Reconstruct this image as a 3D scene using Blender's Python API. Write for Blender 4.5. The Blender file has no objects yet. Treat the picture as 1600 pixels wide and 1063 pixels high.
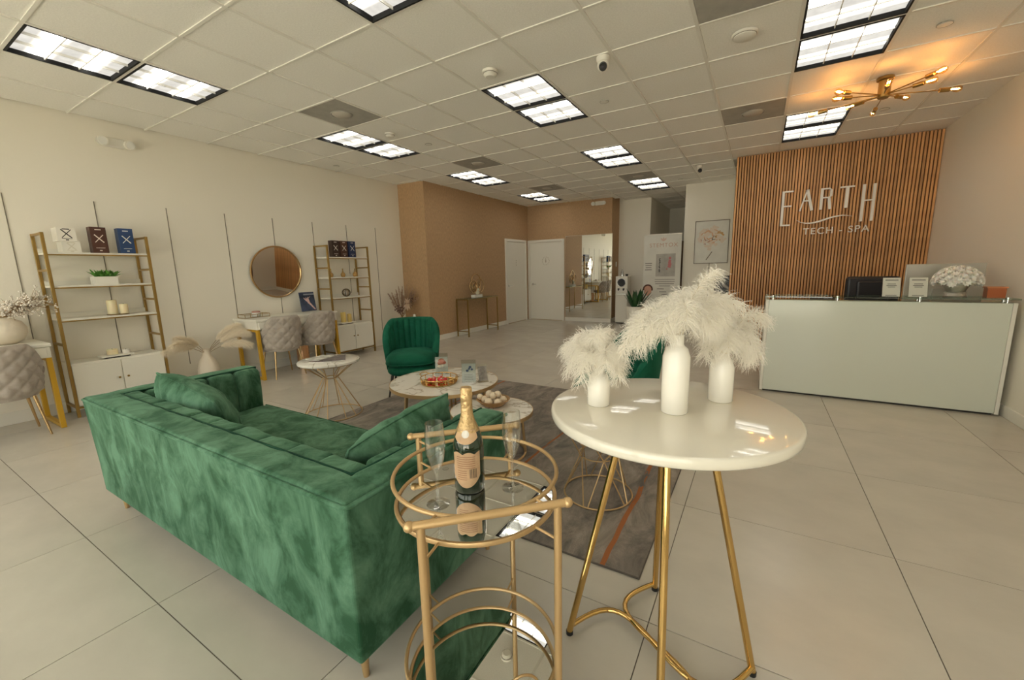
import bpy, bmesh, math, random
import numpy as np
from mathutils import Vector, Matrix
PI = math.pi
scene = bpy.context.scene
C = scene.collection

# ------------------------------------------------------------------ camera
H = 1.3374
YAW, PITCH, ROLL, FPX = 0.5382, 0.1686, -0.0227, 643.3
f_ = Vector((-math.sin(YAW)*math.cos(PITCH), math.cos(YAW)*math.cos(PITCH), -math.sin(PITCH)))
r_ = f_.cross(Vector((0, 0, 1))).normalized()
u_ = r_.cross(f_)
r2 = math.cos(ROLL)*r_ + math.sin(ROLL)*u_
u2 = -math.sin(ROLL)*r_ + math.cos(ROLL)*u_
cam = bpy.data.cameras.new('camera')
cam.sensor_width = 36.0
cam.sensor_fit = 'HORIZONTAL'
cam.lens = FPX/1600*36
cam.clip_start = 0.02
camo = bpy.data.objects.new('camera', cam)
C.objects.link(camo)
camo.matrix_world = Matrix(((r2.x, u2.x, -f_.x, 0), (r2.y, u2.y, -f_.y, 0), (r2.z, u2.z, -f_.z, H), (0, 0, 0, 1)))
scene.camera = camo

# ------------------------------------------------------------------ daylight, exposure
world = bpy.data.worlds.new('daylight')
scene.world = world
world.use_nodes = True
bg = world.node_tree.nodes['Background']
bg.inputs[0].default_value = (1.0, 0.972, 0.90, 1)
bg.inputs[1].default_value = 4.2
scene.view_settings.view_transform = 'Standard'
scene.view_settings.look = 'None'
scene.view_settings.exposure = -0.12
scene.view_settings.gamma = 1.0
scene.view_settings.use_curve_mapping = False
scene.cycles.max_bounces = 10
scene.cycles.diffuse_bounces = 6
scene.cycles.glossy_bounces = 5
scene.cycles.transparent_max_bounces = 16
scene.cycles.sample_clamp_indirect = 6.0
scene.cycles.caustics_reflective = False
scene.cycles.caustics_refractive = False

sun = bpy.data.lights.new('sun', 'SUN')       # added high sun behind the building; lit pavement bounces light onto the ceiling
sun.energy = 64.0
sun.angle = 0.01
sun.color = (1.0, 0.95, 0.86)
suno = bpy.data.objects.new('sun', sun)
C.objects.link(suno)
suno.rotation_euler = (math.radians(-28), 0, 0)
suno.location = (0, 4, 8)

# room key dimensions (metres)
XL, XR, YF, YS, ZC = -5.99, 1.894, -1.50, 7.544, 2.962
XT, YT0, YT, XTE = -5.35, 5.935, 9.90, -3.08      # wallpapered block
YW, XH0, XH1, YA, YH = 10.50, -2.32, -1.39, 9.37, 12.9
GX0, GY0, GT = -0.4774, 3.3849, 0.61             # ceiling grid

for wx0, wx1 in ((-5.6, -3.4), (-3.2, -1.0), (-0.8, 1.5)):
    L = bpy.data.lights.new('window_portal', 'AREA')
    L.shape = 'RECTANGLE'
    L.size, L.size_y = wx1-wx0, 2.55
    L.cycles.is_portal = True
    o = bpy.data.objects.new('window_portal', L)
    C.objects.link(o)
    o.location = ((wx0+wx1)/2, YF-0.12, 1.375)
    o.rotation_euler = (PI/2, 0, 0)   # faces +Y into the room

# ------------------------------------------------------------------ helpers
def lin(h):
    c = [int(h[i:i+2], 16)/255 for i in (0, 2, 4)]
    return tuple(x/12.92 if x <= 0.04045 else ((x+0.055)/1.055)**2.4 for x in c)

MATS = {}
def mat(name, col, rough=0.5, metal=0.0, noise=None, bump=None, **kw):
    """procedural principled material; noise=(scale, amount, stretch xyz), bump=(scale, strength)"""
    if name in MATS:
        return MATS[name]
    m = bpy.data.materials.new(name)
    m.use_nodes = True
    nt = m.node_tree
    b = nt.nodes['Principled BSDF']
    if isinstance(col, str):
        col = lin(col)
    b.inputs['Base Color'].default_value = (*col, 1)
    b.inputs['Roughness'].default_value = rough
    b.inputs['Metallic'].default_value = metal
    for k, v in kw.items():
        b.inputs[k.replace('_', ' ')].default_value = v
    if noise or bump:
        tc = nt.nodes.new('ShaderNodeTexCoord')
        mp = nt.nodes.new('ShaderNodeMapping')
        nt.links.new(tc.outputs['Object'], mp.inputs[0])
    if noise:
        sc, amt, st = noise[:3]
        mp.inputs['Scale'].default_value = st
        n = nt.nodes.new('ShaderNodeTexNoise')
        n.inputs['Scale'].default_value = sc
        n.inputs['Detail'].default_value = 6
        n.inputs['Roughness'].default_value = 0.6
        nt.links.new(mp.outputs[0], n.inputs['Vector'])
        cr = nt.nodes.new('ShaderNodeValToRGB')
        cr.color_ramp.elements[0].position = 0.32
        cr.color_ramp.elements[1].position = 0.68
        c2 = noise[3] if len(noise) > 3 else None
        lo = tuple(max(0, x*(1-amt)) for x in col)
        hi = tuple(min(1, x*(1+amt)) for x in col) if c2 is None else (lin(c2) if isinstance(c2, str) else c2)
        cr.color_ramp.elements[0].color = (*lo, 1)
        cr.color_ramp.elements[1].color = (*hi, 1)
        nt.links.new(n.outputs['Fac'], cr.inputs[0])
        nt.links.new(cr.outputs[0], b.inputs['Base Color'])
    if bump:
        n2 = nt.nodes.new('ShaderNodeTexNoise')
        n2.inputs['Scale'].default_value = bump[0]
        n2.inputs['Detail'].default_value = 4
        nt.links.new(tc.outputs['Object'] if not noise else mp.outputs[0], n2.inputs['Vector'])
        bn = nt.nodes.new('ShaderNodeBump')
        bn.inputs['Strength'].default_value = bump[1]
        bn.inputs['Distance'].default_value = 0.01
        nt.links.new(n2.outputs['Fac'], bn.inputs['Height'])
        nt.links.new(bn.outputs[0], b.inputs['Normal'])
    MATS[name] = m
    return m

def emit(name, col, s):
    m = bpy.data.materials.new(name)
    m.use_nodes = True
    nt = m.node_tree
    nt.nodes.remove(nt.nodes['Principled BSDF'])
    e = nt.nodes.new('ShaderNodeEmission')
    e.inputs[0].default_value = (*col, 1)
    e.inputs[1].default_value = s
    nt.links.new(e.outputs[0], nt.nodes['Material Output'].inputs[0])
    MATS[name] = m
    return m

def thin_glass(name, tint=(1, 1, 1), refl=0.12, rough=0.02):
    m = bpy.data.materials.new(name)
    m.use_nodes = True
    nt = m.node_tree
    nt.nodes.remove(nt.nodes['Principled BSDF'])
    t = nt.nodes.new('ShaderNodeBsdfTransparent')
    t.inputs[0].default_value = (*tint, 1)
    g = nt.nodes.new('ShaderNodeBsdfGlossy')
    g.inputs['Roughness'].default_value = rough
    lw = nt.nodes.new('ShaderNodeLayerWeight')
    lw.inputs[0].default_value = 0.25
    ma = nt.nodes.new('ShaderNodeMath')
    ma.operation = 'MULTIPLY_ADD'
    ma.inputs[1].default_value = 0.55
    ma.inputs[2].default_value = refl*0.35
    mx = nt.nodes.new('ShaderNodeMixShader')
    nt.links.new(lw.outputs['Facing'], ma.inputs[0])
    nt.links.new(ma.outputs[0], mx.inputs[0])
    nt.links.new(t.outputs[0], mx.inputs[1])
    nt.links.new(g.outputs[0], mx.inputs[2])
    nt.links.new(mx.outputs[0], nt.nodes['Material Output'].inputs[0])
    MATS[name] = m
    return m

class G:
    """collects geometry for ONE mesh"""
    def __init__(s):
        s.v, s.f = [], []
    def add(s, vs, fs):
        n = len(s.v)
        s.v += [tuple(v) for v in vs]
        s.f += [tuple(i+n for i in f) for f in fs]
        return s
    def box(s, c, d, rz=0.0, M=None):
        hx, hy, hz = d[0]/2, d[1]/2, d[2]/2
        vs = [Vector((x, y, z)) for z in (-hz, hz) for x, y in ((-hx, -hy), (hx, -hy), (hx, hy), (-hx, hy))]
        R = Matrix.Rotation(rz, 3, 'Z') if M is None else M
        vs = [R @ v + Vector(c) for v in vs]
        return s.add(vs, [(3, 2, 1, 0), (4, 5, 6, 7), (0, 1, 5, 4), (1, 2, 6, 5), (2, 3, 7, 6), (3, 0, 4, 7)])
    def b2(s, x0, x1, y0, y1, z0, z1):
        return s.box(((x0+x1)/2, (y0+y1)/2, (z0+z1)/2), (x1-x0, y1-y0, z1-z0))
    def tube(s, pts, r, n=8, closed=False, caps=True):
        pts = [Vector(p) for p in pts]
        m = len(pts)
        rs = r if isinstance(r, (list, tuple)) else [r]*m
        tan = []
        for i in range(m):
            a = pts[(i-1) % m] if (closed or i > 0) else pts[i]
            b = pts[(i+1) % m] if (closed or i < m-1) else pts[i]
            t = (b-a)
            tan.append(t.normalized() if t.length > 1e-9 else Vector((0, 0, 1)))
        ref = Vector((0, 0, 1)) if abs(tan[0].z) < 0.9 else Vector((1, 0, 0))
        nrm = (ref - tan[0]*ref.dot(tan[0])).normalized()
        vs, fs = [], []
        for i in range(m):
            nrm = (nrm - tan[i]*nrm.dot(tan[i]))
            nrm = nrm.normalized() if nrm.length > 1e-6 else tan[i].orthogonal().normalized()
            bi = tan[i].cross(nrm)
            for k in range(n):
                a = 2*PI*k/n
                vs.append(pts[i] + (nrm*math.cos(a) + bi*math.sin(a))*rs[i])
        for i in range(m if closed else m-1):
            j = (i+1) % m
            for k in range(n):
                k2 = (k+1) % n
                fs.append((i*n+k, i*n+k2, j*n+k2, j*n+k))
        if caps and not closed:
            fs.append(tuple(range(n-1, -1, -1)))
            fs.append(tuple((m-1)*n+k for k in range(n)))
        return s.add(vs, fs)
    def cyl(s, a, b, r0, r1=None, n=12):
        return s.tube([a, b], [r0, r0 if r1 is None else r1], n)
    def ring(s, c, R, r, n=48, m=8, axis='Z', a0=0.0, a1=2*PI):
        closed = abs(a1-a0-2*PI) < 1e-6
        k = n if closed else n+1
        pts = []
        for i in range(k):
            a = a0+(a1-a0)*i/n
            x, y = R*math.cos(a), R*math.sin(a)
            pts.append({'Z': (c[0]+x, c[1]+y, c[2]), 'Y': (c[0]+x, c[1], c[2]+y), 'X': (c[0], c[1]+x, c[2]+y)}[axis])
        return s.tube(pts, r, m, closed)
    def lathe(s, prof, c=(0, 0, 0), n=28, axis='Z', a0=0.0, a1=2*PI, loop=False):
        full = abs(a1-a0-2*PI) < 1e-6
        k = n if full else n+1
        vs, fs = [], []
        for r, z in prof:
            for i in range(k):
                a = a0+(a1-a0)*i/n
                x, y = r*math.cos(a), r*math.sin(a)
                p = (x, y, z) if axis == 'Z' else ((z, x, y) if axis == 'X' else (y, z, x))
                vs.append((p[0]+c[0], p[1]+c[1], p[2]+c[2]))
        for j in range(len(prof)-1):
            for i in range(n):
                i2 = (i+1) % k
                fs.append((j*k+i, j*k+i2, (j+1)*k+i2, (j+1)*k+i))
        if loop:
            m = len(prof)-1
            for i in range(n):
                i2 = (i+1) % k
                fs.append((m*k+i, m*k+i2, i2, i))
        elif full:
            if prof[0][0] > 1e-6:
                fs.append(tuple(range(k-1, -1, -1)))
            if prof[-1][0] > 1e-6:
                fs.append(tuple((len(prof)-1)*k+i for i in range(k)))
        return s.add(vs, fs)
    def grid(s, fn, nu, nv, cu=False, cv=False):
        vs = [fn(i/nu, j/nv) for j in range(nv if cv else nv+1) for i in range(nu if cu else nu+1)]
        w = nu if cu else nu+1
        h = nv if cv else nv+1
        fs = []
        for j in range(nv):
            for i in range(nu):
                i2, j2 = (i+1) % w, (j+1) % h
                fs.append((j*w+i, j*w+i2, j2*w+i2, j2*w+i))
        return s.add(vs, fs)
    def ball(s, c, r, nu=14, nv=8, sc=(1, 1, 1)):
        return s.grid(lambda u, v: (c[0]+sc[0]*r*math.cos(2*PI*u)*math.sin(PI*v), c[1]+sc[1]*r*math.sin(2*PI*u)*math.sin(PI*v), c[2]-sc[2]*r*math.cos(PI*v)), nu, nv, cu=True)
    def prism(s, pts, a, b, plane='XY'):
        n = len(pts)
        def P(q, t):
            return {'XY': (q[0], q[1], t), 'XZ': (q[0], t, q[1]), 'YZ': (t, q[0], q[1])}[plane]
        vs = [P(q, a) for q in pts]+[P(q, b) for q in pts]
        fs = [tuple(range(n-1, -1, -1)), tuple(range(n, 2*n))]+[(i, (i+1) % n, n+(i+1) % n, n+i) for i in range(n)]
        return s.add(vs, fs)

def mk(name, g, m, parent=None, smooth=0, bevel=0.0, seg=2, sub=0, loc=None, rz=0.0):
    me = bpy.data.meshes.new(name)
    me.from_pydata(g.v, [], g.f)
    bm = bmesh.new()
    bm.from_mesh(me)
    bmesh.ops.remove_doubles(bm, verts=bm.verts, dist=1e-6)
    bmesh.ops.recalc_face_normals(bm, faces=bm.faces)
    bm.to_mesh(me)
    bm.free()
    me.materials.append(m)
    if smooth:
        me.polygons.foreach_set('use_smooth', [True]*len(me.polygons))
        if smooth < 179:
            me.set_sharp_from_angle(angle=math.radians(smooth))
    o = bpy.data.objects.new(name, me)
    C.objects.link(o)
    if parent is not None:
        o.parent = parent
    if loc is not None:
        o.location = loc
    if rz:
        o.rotation_euler = (0, 0, rz)
    if bevel:
        b = o.modifiers.new('bevel', 'BEVEL')
        b.width = bevel
        b.segments = seg
        b.limit_method = 'ANGLE'
        b.angle_limit = math.radians(40)
        b.harden_normals = False
    if sub:
        sm = o.modifiers.new('sub', 'SUBSURF')
        sm.levels = sm.render_levels = sub
    return o

def tag(o, label, cat, group=None):
    o['label'] = label
    o['category'] = cat
    if group:
        o['group'] = group
    return o

def thing(name, label, cat, loc=(0, 0, 0), rz=0.0, group=None):
    o = bpy.data.objects.new(name, None)
    o.empty_display_size = 0.1
    C.objects.link(o)
    o.location = loc
    o.rotation_euler = (0, 0, rz)
    return tag(o, label, cat, group)

def struct(o):
    o['kind'] = 'structure'
    return o

def copy_tree(o, parent=None):
    c = o.copy()
    C.objects.link(c)
    if parent is not None:
        c.parent = parent
    for ch in list(o.children):
        copy_tree(ch, c)
    return c

def dup(root, loc, rz, label=None, group=None):
    c = copy_tree(root)
    c.location = loc
    c.rotation_euler = (0, 0, rz)
    if label:
        c['label'] = label
    if group:
        c['group'] = group
    return c

def share(o, loc, rz=0.0, parent=None):
    c = o.copy()
    C.objects.link(c)
    if parent is not None:
        c.parent = parent
    c.location = loc
    c.rotation_euler = (0, 0, rz)
    return c

def text(name, body, size, m, parent, loc, rot, ext=0.0005, align='CENTER', stretch=1.0, spacing=1.0):
    cu = bpy.data.curves.new(name, 'FONT')
    cu.body = body
    cu.size = size
    cu.extrude = ext
    cu.align_x = align
    cu.align_y = 'CENTER'
    cu.space_character = spacing
    t = bpy.data.objects.new(name, cu)
    C.objects.link(t)
    dg = bpy.context.evaluated_depsgraph_get()
    me = bpy.data.meshes.new_from_object(t.evaluated_get(dg))
    bpy.data.objects.remove(t)
    bpy.data.curves.remove(cu)
    me.materials.clear()
    me.materials.append(m)
    o = bpy.data.objects.new(name, me)
    C.objects.link(o)
    o.parent = parent
    o.location = loc
    o.rotation_euler = rot
    o.scale = (stretch, 1, 1)
    return o

# ------------------------------------------------------------------ materials
m_wall = mat('wall_paint', (0.84, 0.797, 0.695), 0.55, bump=(60, 0.05))
m_wallr = mat('wall_paint_right', (0.82, 0.785, 0.69), 0.6, bump=(60, 0.05))  # right wall: same paint as the other walls, slightly darker copy
m_white = mat('white_paint', (0.80, 0.775, 0.69), 0.4)
m_trim = mat('trim_white', (0.80, 0.775, 0.70), 0.35)
m_ctile = mat('ceiling_tile', (0.90, 0.885, 0.835), 0.9, noise=(90, 0.05, (1, 1, 1)), bump=(220, 0.25))
m_tee = mat('ceiling_grid', (0.80, 0.78, 0.72), 0.5)
m_ftile = mat('porcelain_tile', (0.545, 0.507, 0.437), 0.24, noise=(2.2, 0.06, (1, 1.6, 1)), Specular_IOR_Level=0.4)
m_grout = mat('grout', (0.12, 0.10, 0.08), 0.9)
m_gold = mat('brushed_gold', (0.58, 0.40, 0.20), 0.26, 1.0)
m_goldp = mat('polished_gold', (0.68, 0.45, 0.17), 0.12, 1.0)
m_golds = mat('satin_gold_paint', (0.56, 0.385, 0.195), 0.40, 0.7)
m_brass = mat('antique_brass', (0.40, 0.27, 0.10), 0.32, 1.0)
m_shelfgold = mat('aged_gold_steel', (0.34, 0.215, 0.06), 0.4, 0.7)
m_yel = mat('yellow_gold_paint', (0.62, 0.36, 0.03), 0.4, 0.35)
m_rose = mat('rose_gold', (0.72, 0.42, 0.24), 0.22, 1.0)
m_gap = mat('shadow_gap_black', (0.004, 0.004, 0.004), 0.9)
m_black = mat('black', (0.012, 0.012, 0.012), 0.45)
m_dark = mat('dark_frame', (0.03, 0.025, 0.02), 0.6)
m_mirror = mat('mirror_silver', (0.86, 0.87, 0.84), 0.01, 1.0)
m_glass = thin_glass('clear_glass', (0.96, 0.97, 0.95), 0.18)
m_gglass = thin_glass('green_edge_glass', (0.72, 0.82, 0.74), 0.3)
m_pane = thin_glass('window_glass', (0.97, 0.98, 0.96), 0.1)
m_acryl = thin_glass('clear_acrylic', (0.94, 0.95, 0.92), 0.2)
m_paper = mat('paper', (0.82, 0.80, 0.74), 0.7)
m_ink = mat('grey_ink', (0.22, 0.21, 0.20), 0.7)
m_cera = mat('glazed_ceramic', (0.86, 0.83, 0.76), 0.12)
m_matte = mat('matte_ceramic', (0.74, 0.66, 0.54), 0.7, bump=(40, 0.2))
m_wax = mat('candle_wax', (0.80, 0.70, 0.45), 0.5, Subsurface_Weight=0.2)
m_wax2 = mat('yellow_wax', (0.80, 0.62, 0.22), 0.5)
m_chrome = mat('chrome', (0.7, 0.7, 0.7), 0.15, 1.0)
m_velvet = None

def velvet(name, lo, hi, sheen, scale, stretch, detail=5, dist=1.2, p0=0.35, p1=0.7):
    m = mat(name, lo, 0.75)
    nt = m.node_tree
    b = nt.nodes['Principled BSDF']
    tc = nt.nodes.new('ShaderNodeTexCoord')
    mp = nt.nodes.new('ShaderNodeMapping')
    mp.inputs['Scale'].default_value = stretch
    nt.links.new(tc.outputs['Object'], mp.inputs[0])
    n = nt.nodes.new('ShaderNodeTexNoise')
    n.inputs['Scale'].default_value = scale
    n.inputs['Detail'].default_value = detail
    n.inputs['Roughness'].default_value = 0.66
    n.inputs['Distortion'].default_value = dist
    nt.links.new(mp.outputs[0], n.inputs['Vector'])
    cr = nt.nodes.new('ShaderNodeValToRGB')
    cr.color_ramp.elements[0].position = p0
    cr.color_ramp.elements[1].position = p1
    cr.color_ramp.elements[0].color = (*lo, 1)
    cr.color_ramp.elements[1].color = (*hi, 1)
    nt.links.new(n.outputs['Fac'], cr.inputs[0])
    nt.links.new(cr.outputs[0], b.inputs['Base Color'])
    b.inputs['Sheen Weight'].default_value = sheen
    b.inputs['Sheen Roughness'].default_value = 0.4
    b.inputs['Sheen Tint'].default_value = tuple(min(1, x*3+0.1) for x in hi)+(1,)
    b.inputs['Specular IOR Level'].default_value = 0.15
    bn = nt.nodes.new('ShaderNodeBump')
    bn.inputs['Strength'].default_value = 0.25
    bn.inputs['Distance'].default_value = 0.01
    nt.links.new(n.outputs['Fac'], bn.inputs['Height'])
    nt.links.new(bn.outputs[0], b.inputs['Normal'])
    return m

m_sofa = velvet('green_crushed_velvet', (0.018, 0.070, 0.033), (0.104, 0.220, 0.143), 0.25, 6.0, (1.2, 1.2, 0.7), 8, 0.55, 0.39, 0.63)
m_gchair = velvet('emerald_velvet', (0.004, 0.070, 0.038), (0.010, 0.125, 0.070), 0.2, 3.0, (1, 1, 1))
m_greyv = velvet('taupe_velvet', (0.37, 0.325, 0.28), (0.46, 0.41, 0.36), 0.3, 6.0, (1, 1, 1))
m_wallp = mat('tan_wallpaper', (0.44, 0.285, 0.155), 0.75, noise=(60, 0.16, (1, 1, 0.3)), bump=(60, 0.2))
m_slat = mat('oak_slat', (0.50, 0.235, 0.085), 0.5, noise=(5, 0.25, (6, 2, 0.35), (0.68, 0.38, 0.16)))
m_slatbk = mat('slat_backing', (0.055, 0.012, 0.004), 0.8)
m_wood = mat('brown_door_wood', (0.16, 0.085, 0.035), 0.5, noise=(4, 0.3, (3, 3, 0.3)))
m_marble = mat('white_marble', (0.74, 0.71, 0.64), 0.18, noise=(2.3, 0.0, (1, 1, 1)))

def veined(m):
    nt = m.node_tree
    b = nt.nodes['Principled BSDF']
    tc = nt.nodes.new('ShaderNodeTexCoord')
    w = nt.nodes.new('ShaderNodeTexNoise')
    w.inputs['Scale'].default_value = 2.6
    w.inputs['Detail'].default_value = 5
    w.inputs['Distortion'].default_value = 1.8
    nt.links.new(tc.outputs['Object'], w.inputs['Vector'])
    cr = nt.nodes.new('ShaderNodeValToRGB')
    e = cr.color_ramp.elements
    e[0].position, e[0].color = 0.47, (0.76, 0.73, 0.66, 1)
    e[1].position, e[1].color = 0.53, (0.76, 0.73, 0.66, 1)
    k = e.new(0.50)
    k.color = (0.42, 0.37, 0.29, 1)
    nt.links.new(w.outputs['Fac'], cr.inputs[0])
    nt.links.new(cr.outputs[0], b.inputs['Base Color'])
veined(m_marble)

# ================================================================== STRUCTURE
rng = random.Random(4)
# floor: grout bed + individual tiles
floor = struct(mk('floor', G().b2(XL-0.3, XR+0.3, YF-0.3, YH+0.2, -0.06, -0.004), m_grout))
TPX, TPY = 0.894, 0.897
base = None
for i in range(-8, 3):
    for j in range(-3, 15):
        x0, y0 = 0.62+TPX*i, 0.53+TPY*j
        x1, y1 = x0+TPX, y0+TPY
        if x1 < XL or x0 > XR or y1 < YF or y0 > YH:
            continue
        if y0 > YW and (x1 < XH0 or x0 > XH1):
            continue
        if x1 < XT and y0 > YT0 or (x0 > -0.4 and y0 > YS+0.1):
            continue
        if base is None:
            base = mk('floor_tile', G().b2(-TPX/2+0.0019, TPX/2-0.0019, -TPY/2+0.0019, TPY/2-0.0019, -0.014, 0.0), m_ftile, floor)
            base.location = ((x0+x1)/2, (y0+y1)/2, 0)
        else:
            share(base, ((x0+x1)/2, (y0+y1)/2, 0), rng.choice((0, PI)), floor)

# walls
def wallbox(name, m, *a):
    return struct(mk(name, G().b2(*a), m))
wl = wallbox('wall_left', m_wall, XL-0.15, XL, YF, YT0+0.4, 0, ZC+0.09)
wr = wallbox('wall_right', m_wallr, XR, XR+0.15, YF, YS+2, 0, ZC+0.09)
ws = wallbox('wall_reception', m_wall, -0.39, XR, YS+0.035, YA+0.15, 0, ZC+0.09)
wt = struct(mk('wall_tan', G().b2(XL-0.15, XT, YT0, YT+0.15, 0, ZC+0.09), m_wallp))
wtb = struct(mk('wall_tan_back', G().b2(XT-0.1, XTE, YT, YW+0.15, 0, ZC+0.09), m_wallp))
ww = wallbox('wall_back', m_wall, XTE, XH0, YW, YW+0.15, 0, ZC+0.09)
wa = wallbox('wall_art', m_wall, XH1, -0.39, YA, YA+0.15, 0, ZC+0.09)
wh1 = wallbox('wall_hall_left', m_wall, XH0-0.12, XH0, YW+0.15, YH, 0, ZC+0.09)
wh2 = wallbox('wall_hall_right', m_wall, XH1, XH1+0.12, YA+0.15, YH, 0, ZC+0.09)
wh3 = wallbox('wall_hall_back', m_wall, XH0-0.2, XH1+0.2, YH, YH+0.15, 0, ZC+0.09)
# storefront behind the camera: sill, header and piers around three windows
g = G().b2(XL-0.15, XR+0.15, YF-0.15, YF, 0, 0.10).b2(XL-0.15, XR+0.15, YF-0.15, YF, 2.65, ZC+0.09)
for a, b in ((XL-0.15, -5.6), (-3.4, -3.2), (-1.0, -0.8), (1.5, XR+0.15)):
    g.b2(a, b, YF-0.15, YF, 0.10, 2.65)
wf = struct(mk('wall_front', g, m_white))
for k, (a, b) in enumerate(((-5.6, -3.4), (-3.2, -1.0), (-0.8, 1.5))):
    w = bpy.data.objects.new('window_%d' % (k+1), None)
    C.objects.link(w)
    w.location = ((a+b)/2, YF-0.075, 0.1)
    struct(w)
    hw = (b-a)/2
    fr = G()
    fr.b2(-hw, -hw+0.05, -0.03, 0.03, 0, 2.55).b2(hw-0.05, hw, -0.03, 0.03, 0, 2.55).b2(-hw, hw, -0.03, 0.03, 0, 0.05).b2(-hw, hw, -0.03, 0.03, 2.5, 2.55).b2(-0.025, 0.025, -0.03, 0.03, 0.05, 2.5)
    mk('window_frame', fr, m_dark, w)
    mk('window_pane', G().b2(-hw+0.05, -0.025, -0.004, 0.004, 0.05, 2.5), m_pane, w)
    mk('window_pane', G().b2(0.025, hw-0.05, -0.004, 0.004, 0.05, 2.5), m_pane, w)
# pavement outside the storefront
struct(mk('trim_pavement', G().b2(XL-6, XR+6, YF-9, YF-0.16, -0.2, -0.06), mat('pavement', (0.45, 0.42, 0.36), 0.8)))

# skirtings
BB = 0.10
def base_board(name, *a):
    struct(mk(name, G().b2(*a), m_trim, bevel=0.004))
base_board('baseboard_left', XL, XL+0.014, YF, YT0, 0, 0.12)
base_board('baseboard_right', XR-0.014, XR, YF, YS, 0, BB)
base_board('baseboard_reception', -0.405, XR, YS-0.02, YS-0.004, 0, BB)
base_board('baseboard_tan_return', XL, XT+0.014, YT0-0.014, YT0, 0, BB)
base_board('baseboard_tan', XT, XT+0.014, YT0, 8.70, 0, BB)
base_board('baseboard_tan_back', -4.28, XTE+0.014, YT-0.014, YT, 0, BB)
base_board('baseboard_tan_end', XTE, XTE+0.014, YT, YW, 0, BB)
base_board('baseboard_back', XTE, XH0, YW-0.014, YW, 0, BB)
base_board('baseboard_art', XH1, -0.39, YA-0.014, YA, 0, BB)

# slender dark vertical inlay strips on the long left wall (and one under the painting)
st = mk('wall_strip', G().b2(0, 0.006, -0.0032, 0.0032, 0.28, 2.136), mat('strip_dark', (0.20, 0.175, 0.13), 0.5), wl)
st.location = (XL, 1.013, 0)
for k in range(1, 8):
    share(st, (XL, 1.013+0.615*k, 0), 0, wl)
for k in (1, 2):
    share(st, (XL, 1.013-0.615*k, 0), 0, wl)
mk('wall_strip', G().b2(-0.006, 0.006, -0.006, 0, 0.3, 1.39), MATS['strip_dark'], wa, loc=(-0.885, YA, 0))

# slatted timber panel behind the reception desk: every slat its own piece
pan = bpy.data.objects.new('wall_slatted', None)
C.objects.link(pan)
struct(pan)
pan.location = (-0.405, YS, 0)
W = XR+0.405
mk('backing_board', G().b2(0, W, 0.014, 0.035, 0.10, ZC), m_slatbk, pan)
NS = 63
pitch = W/NS
s0 = None
for k in range(NS):
    x = pitch*(k+0.5)
    if s0 is None:
        s0 = mk('slat', G().b2(-0.0125, 0.0125, -0.014, 0.014, 0.10, ZC), m_slat, pan, bevel=0.002, seg=1)
        s0.location = (x, 0, 0)
    else:
        share(s0, (x, 0, rng.uniform(-0.0, 0.0)), 0, pan)
# per-slat tone
nt = m_slat.node_tree
oi = nt.nodes.new('ShaderNodeObjectInfo')
hs = nt.nodes.new('ShaderNodeHueSaturation')
mr = nt.nodes.new('ShaderNodeMapRange')
mr.inputs['To Min'].default_value = 0.82
mr.inputs['To Max'].default_value = 1.2
nt.links.new(oi.outputs['Random'], mr.inputs['Value'])
nt.links.new(mr.outputs[0], hs.inputs['Value'])
bs = nt.nodes['Principled BSDF']
src = bs.inputs['Base Color'].links[0].from_socket
nt.links.new(src, hs.inputs['Color'])
nt.links.new(hs.outputs[0], bs.inputs['Base Color'])
nt = m_ftile.node_tree
oi = nt.nodes.new('ShaderNodeObjectInfo')
hs = nt.nodes.new('ShaderNodeHueSaturation')
mr = nt.nodes.new('ShaderNodeMapRange')
mr.inputs['To Min'].default_value = 0.95
mr.inputs['To Max'].default_value = 1.05
nt.links.new(oi.outputs['Random'], mr.inputs['Value'])
nt.links.new(mr.outputs[0], hs.inputs['Value'])
bs = nt.nodes['Principled BSDF']
src = bs.inputs['Base Color'].links[0].from_socket
nt.links.new(src, hs.inputs['Color'])
nt.links.new(hs.outputs[0], bs.inputs['Base Color'])

# ---- ceiling: slab, grid bars and lay-in tiles
ceil = struct(mk('ceiling', G().b2(XL-0.3, XR+0.3, YF-0.3, YH+0.3, ZC+0.06, ZC+0.16), m_white))
LCOL = {-7: (-4, 0, 4, 8), -3: (-4, 0, 4, 8), 1: (-4, 0, 4)}
lights = set()
for i, js in LCOL.items():
    for j in js:
        lights |= {(i, j), (i, j+1)}
vents = {(-6, -1), (-6, 3), (-6, 7), (0, -1), (0, 3), (-3, 7)}
t0 = None
for i in range(-10, 4):
    for j in range(-9, 16):
        x0, x1 = max(XL, GX0+GT*i), min(XR, GX0+GT*(i+1))
        y0, y1 = max(YF, GY0+GT*j), min(YH, GY0+GT*(j+1))
        if x1-x0 < 0.04 or y1-y0 < 0.04 or (i, j) in lights or (i, j) in vents:
            continue
        cx, cy = (x0+x1)/2, (y0+y1)/2
        if (x1 <= XT+0.05 and y0 >= YT0) or (cx < XTE and y0 > YT+0.02) or (y0 > YW and not (XH0-0.3 < cx < XH1+0.3)) or (cx > XH1+0.1 and y0 > YA) or (cx > -0.3 and y0 > YS+0.02):
            continue
        full = abs(x1-x0-GT) < 1e-3 and abs(y1-y0-GT) < 1e-3
        if full and t0 is not None:
            share(t0, (cx, cy, ZC+0.006), rng.choice((0, PI)), ceil)
        else:
            o = mk('ceiling_tile', G().b2(-(x1-x0)/2+0.003, (x1-x0)/2-0.003, -(y1-y0)/2+0.003, (y1-y0)/2-0.003, 0, 0.016), m_ctile, ceil, loc=(cx, cy, ZC+0.006))
            if full:
                t0 = o
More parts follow.
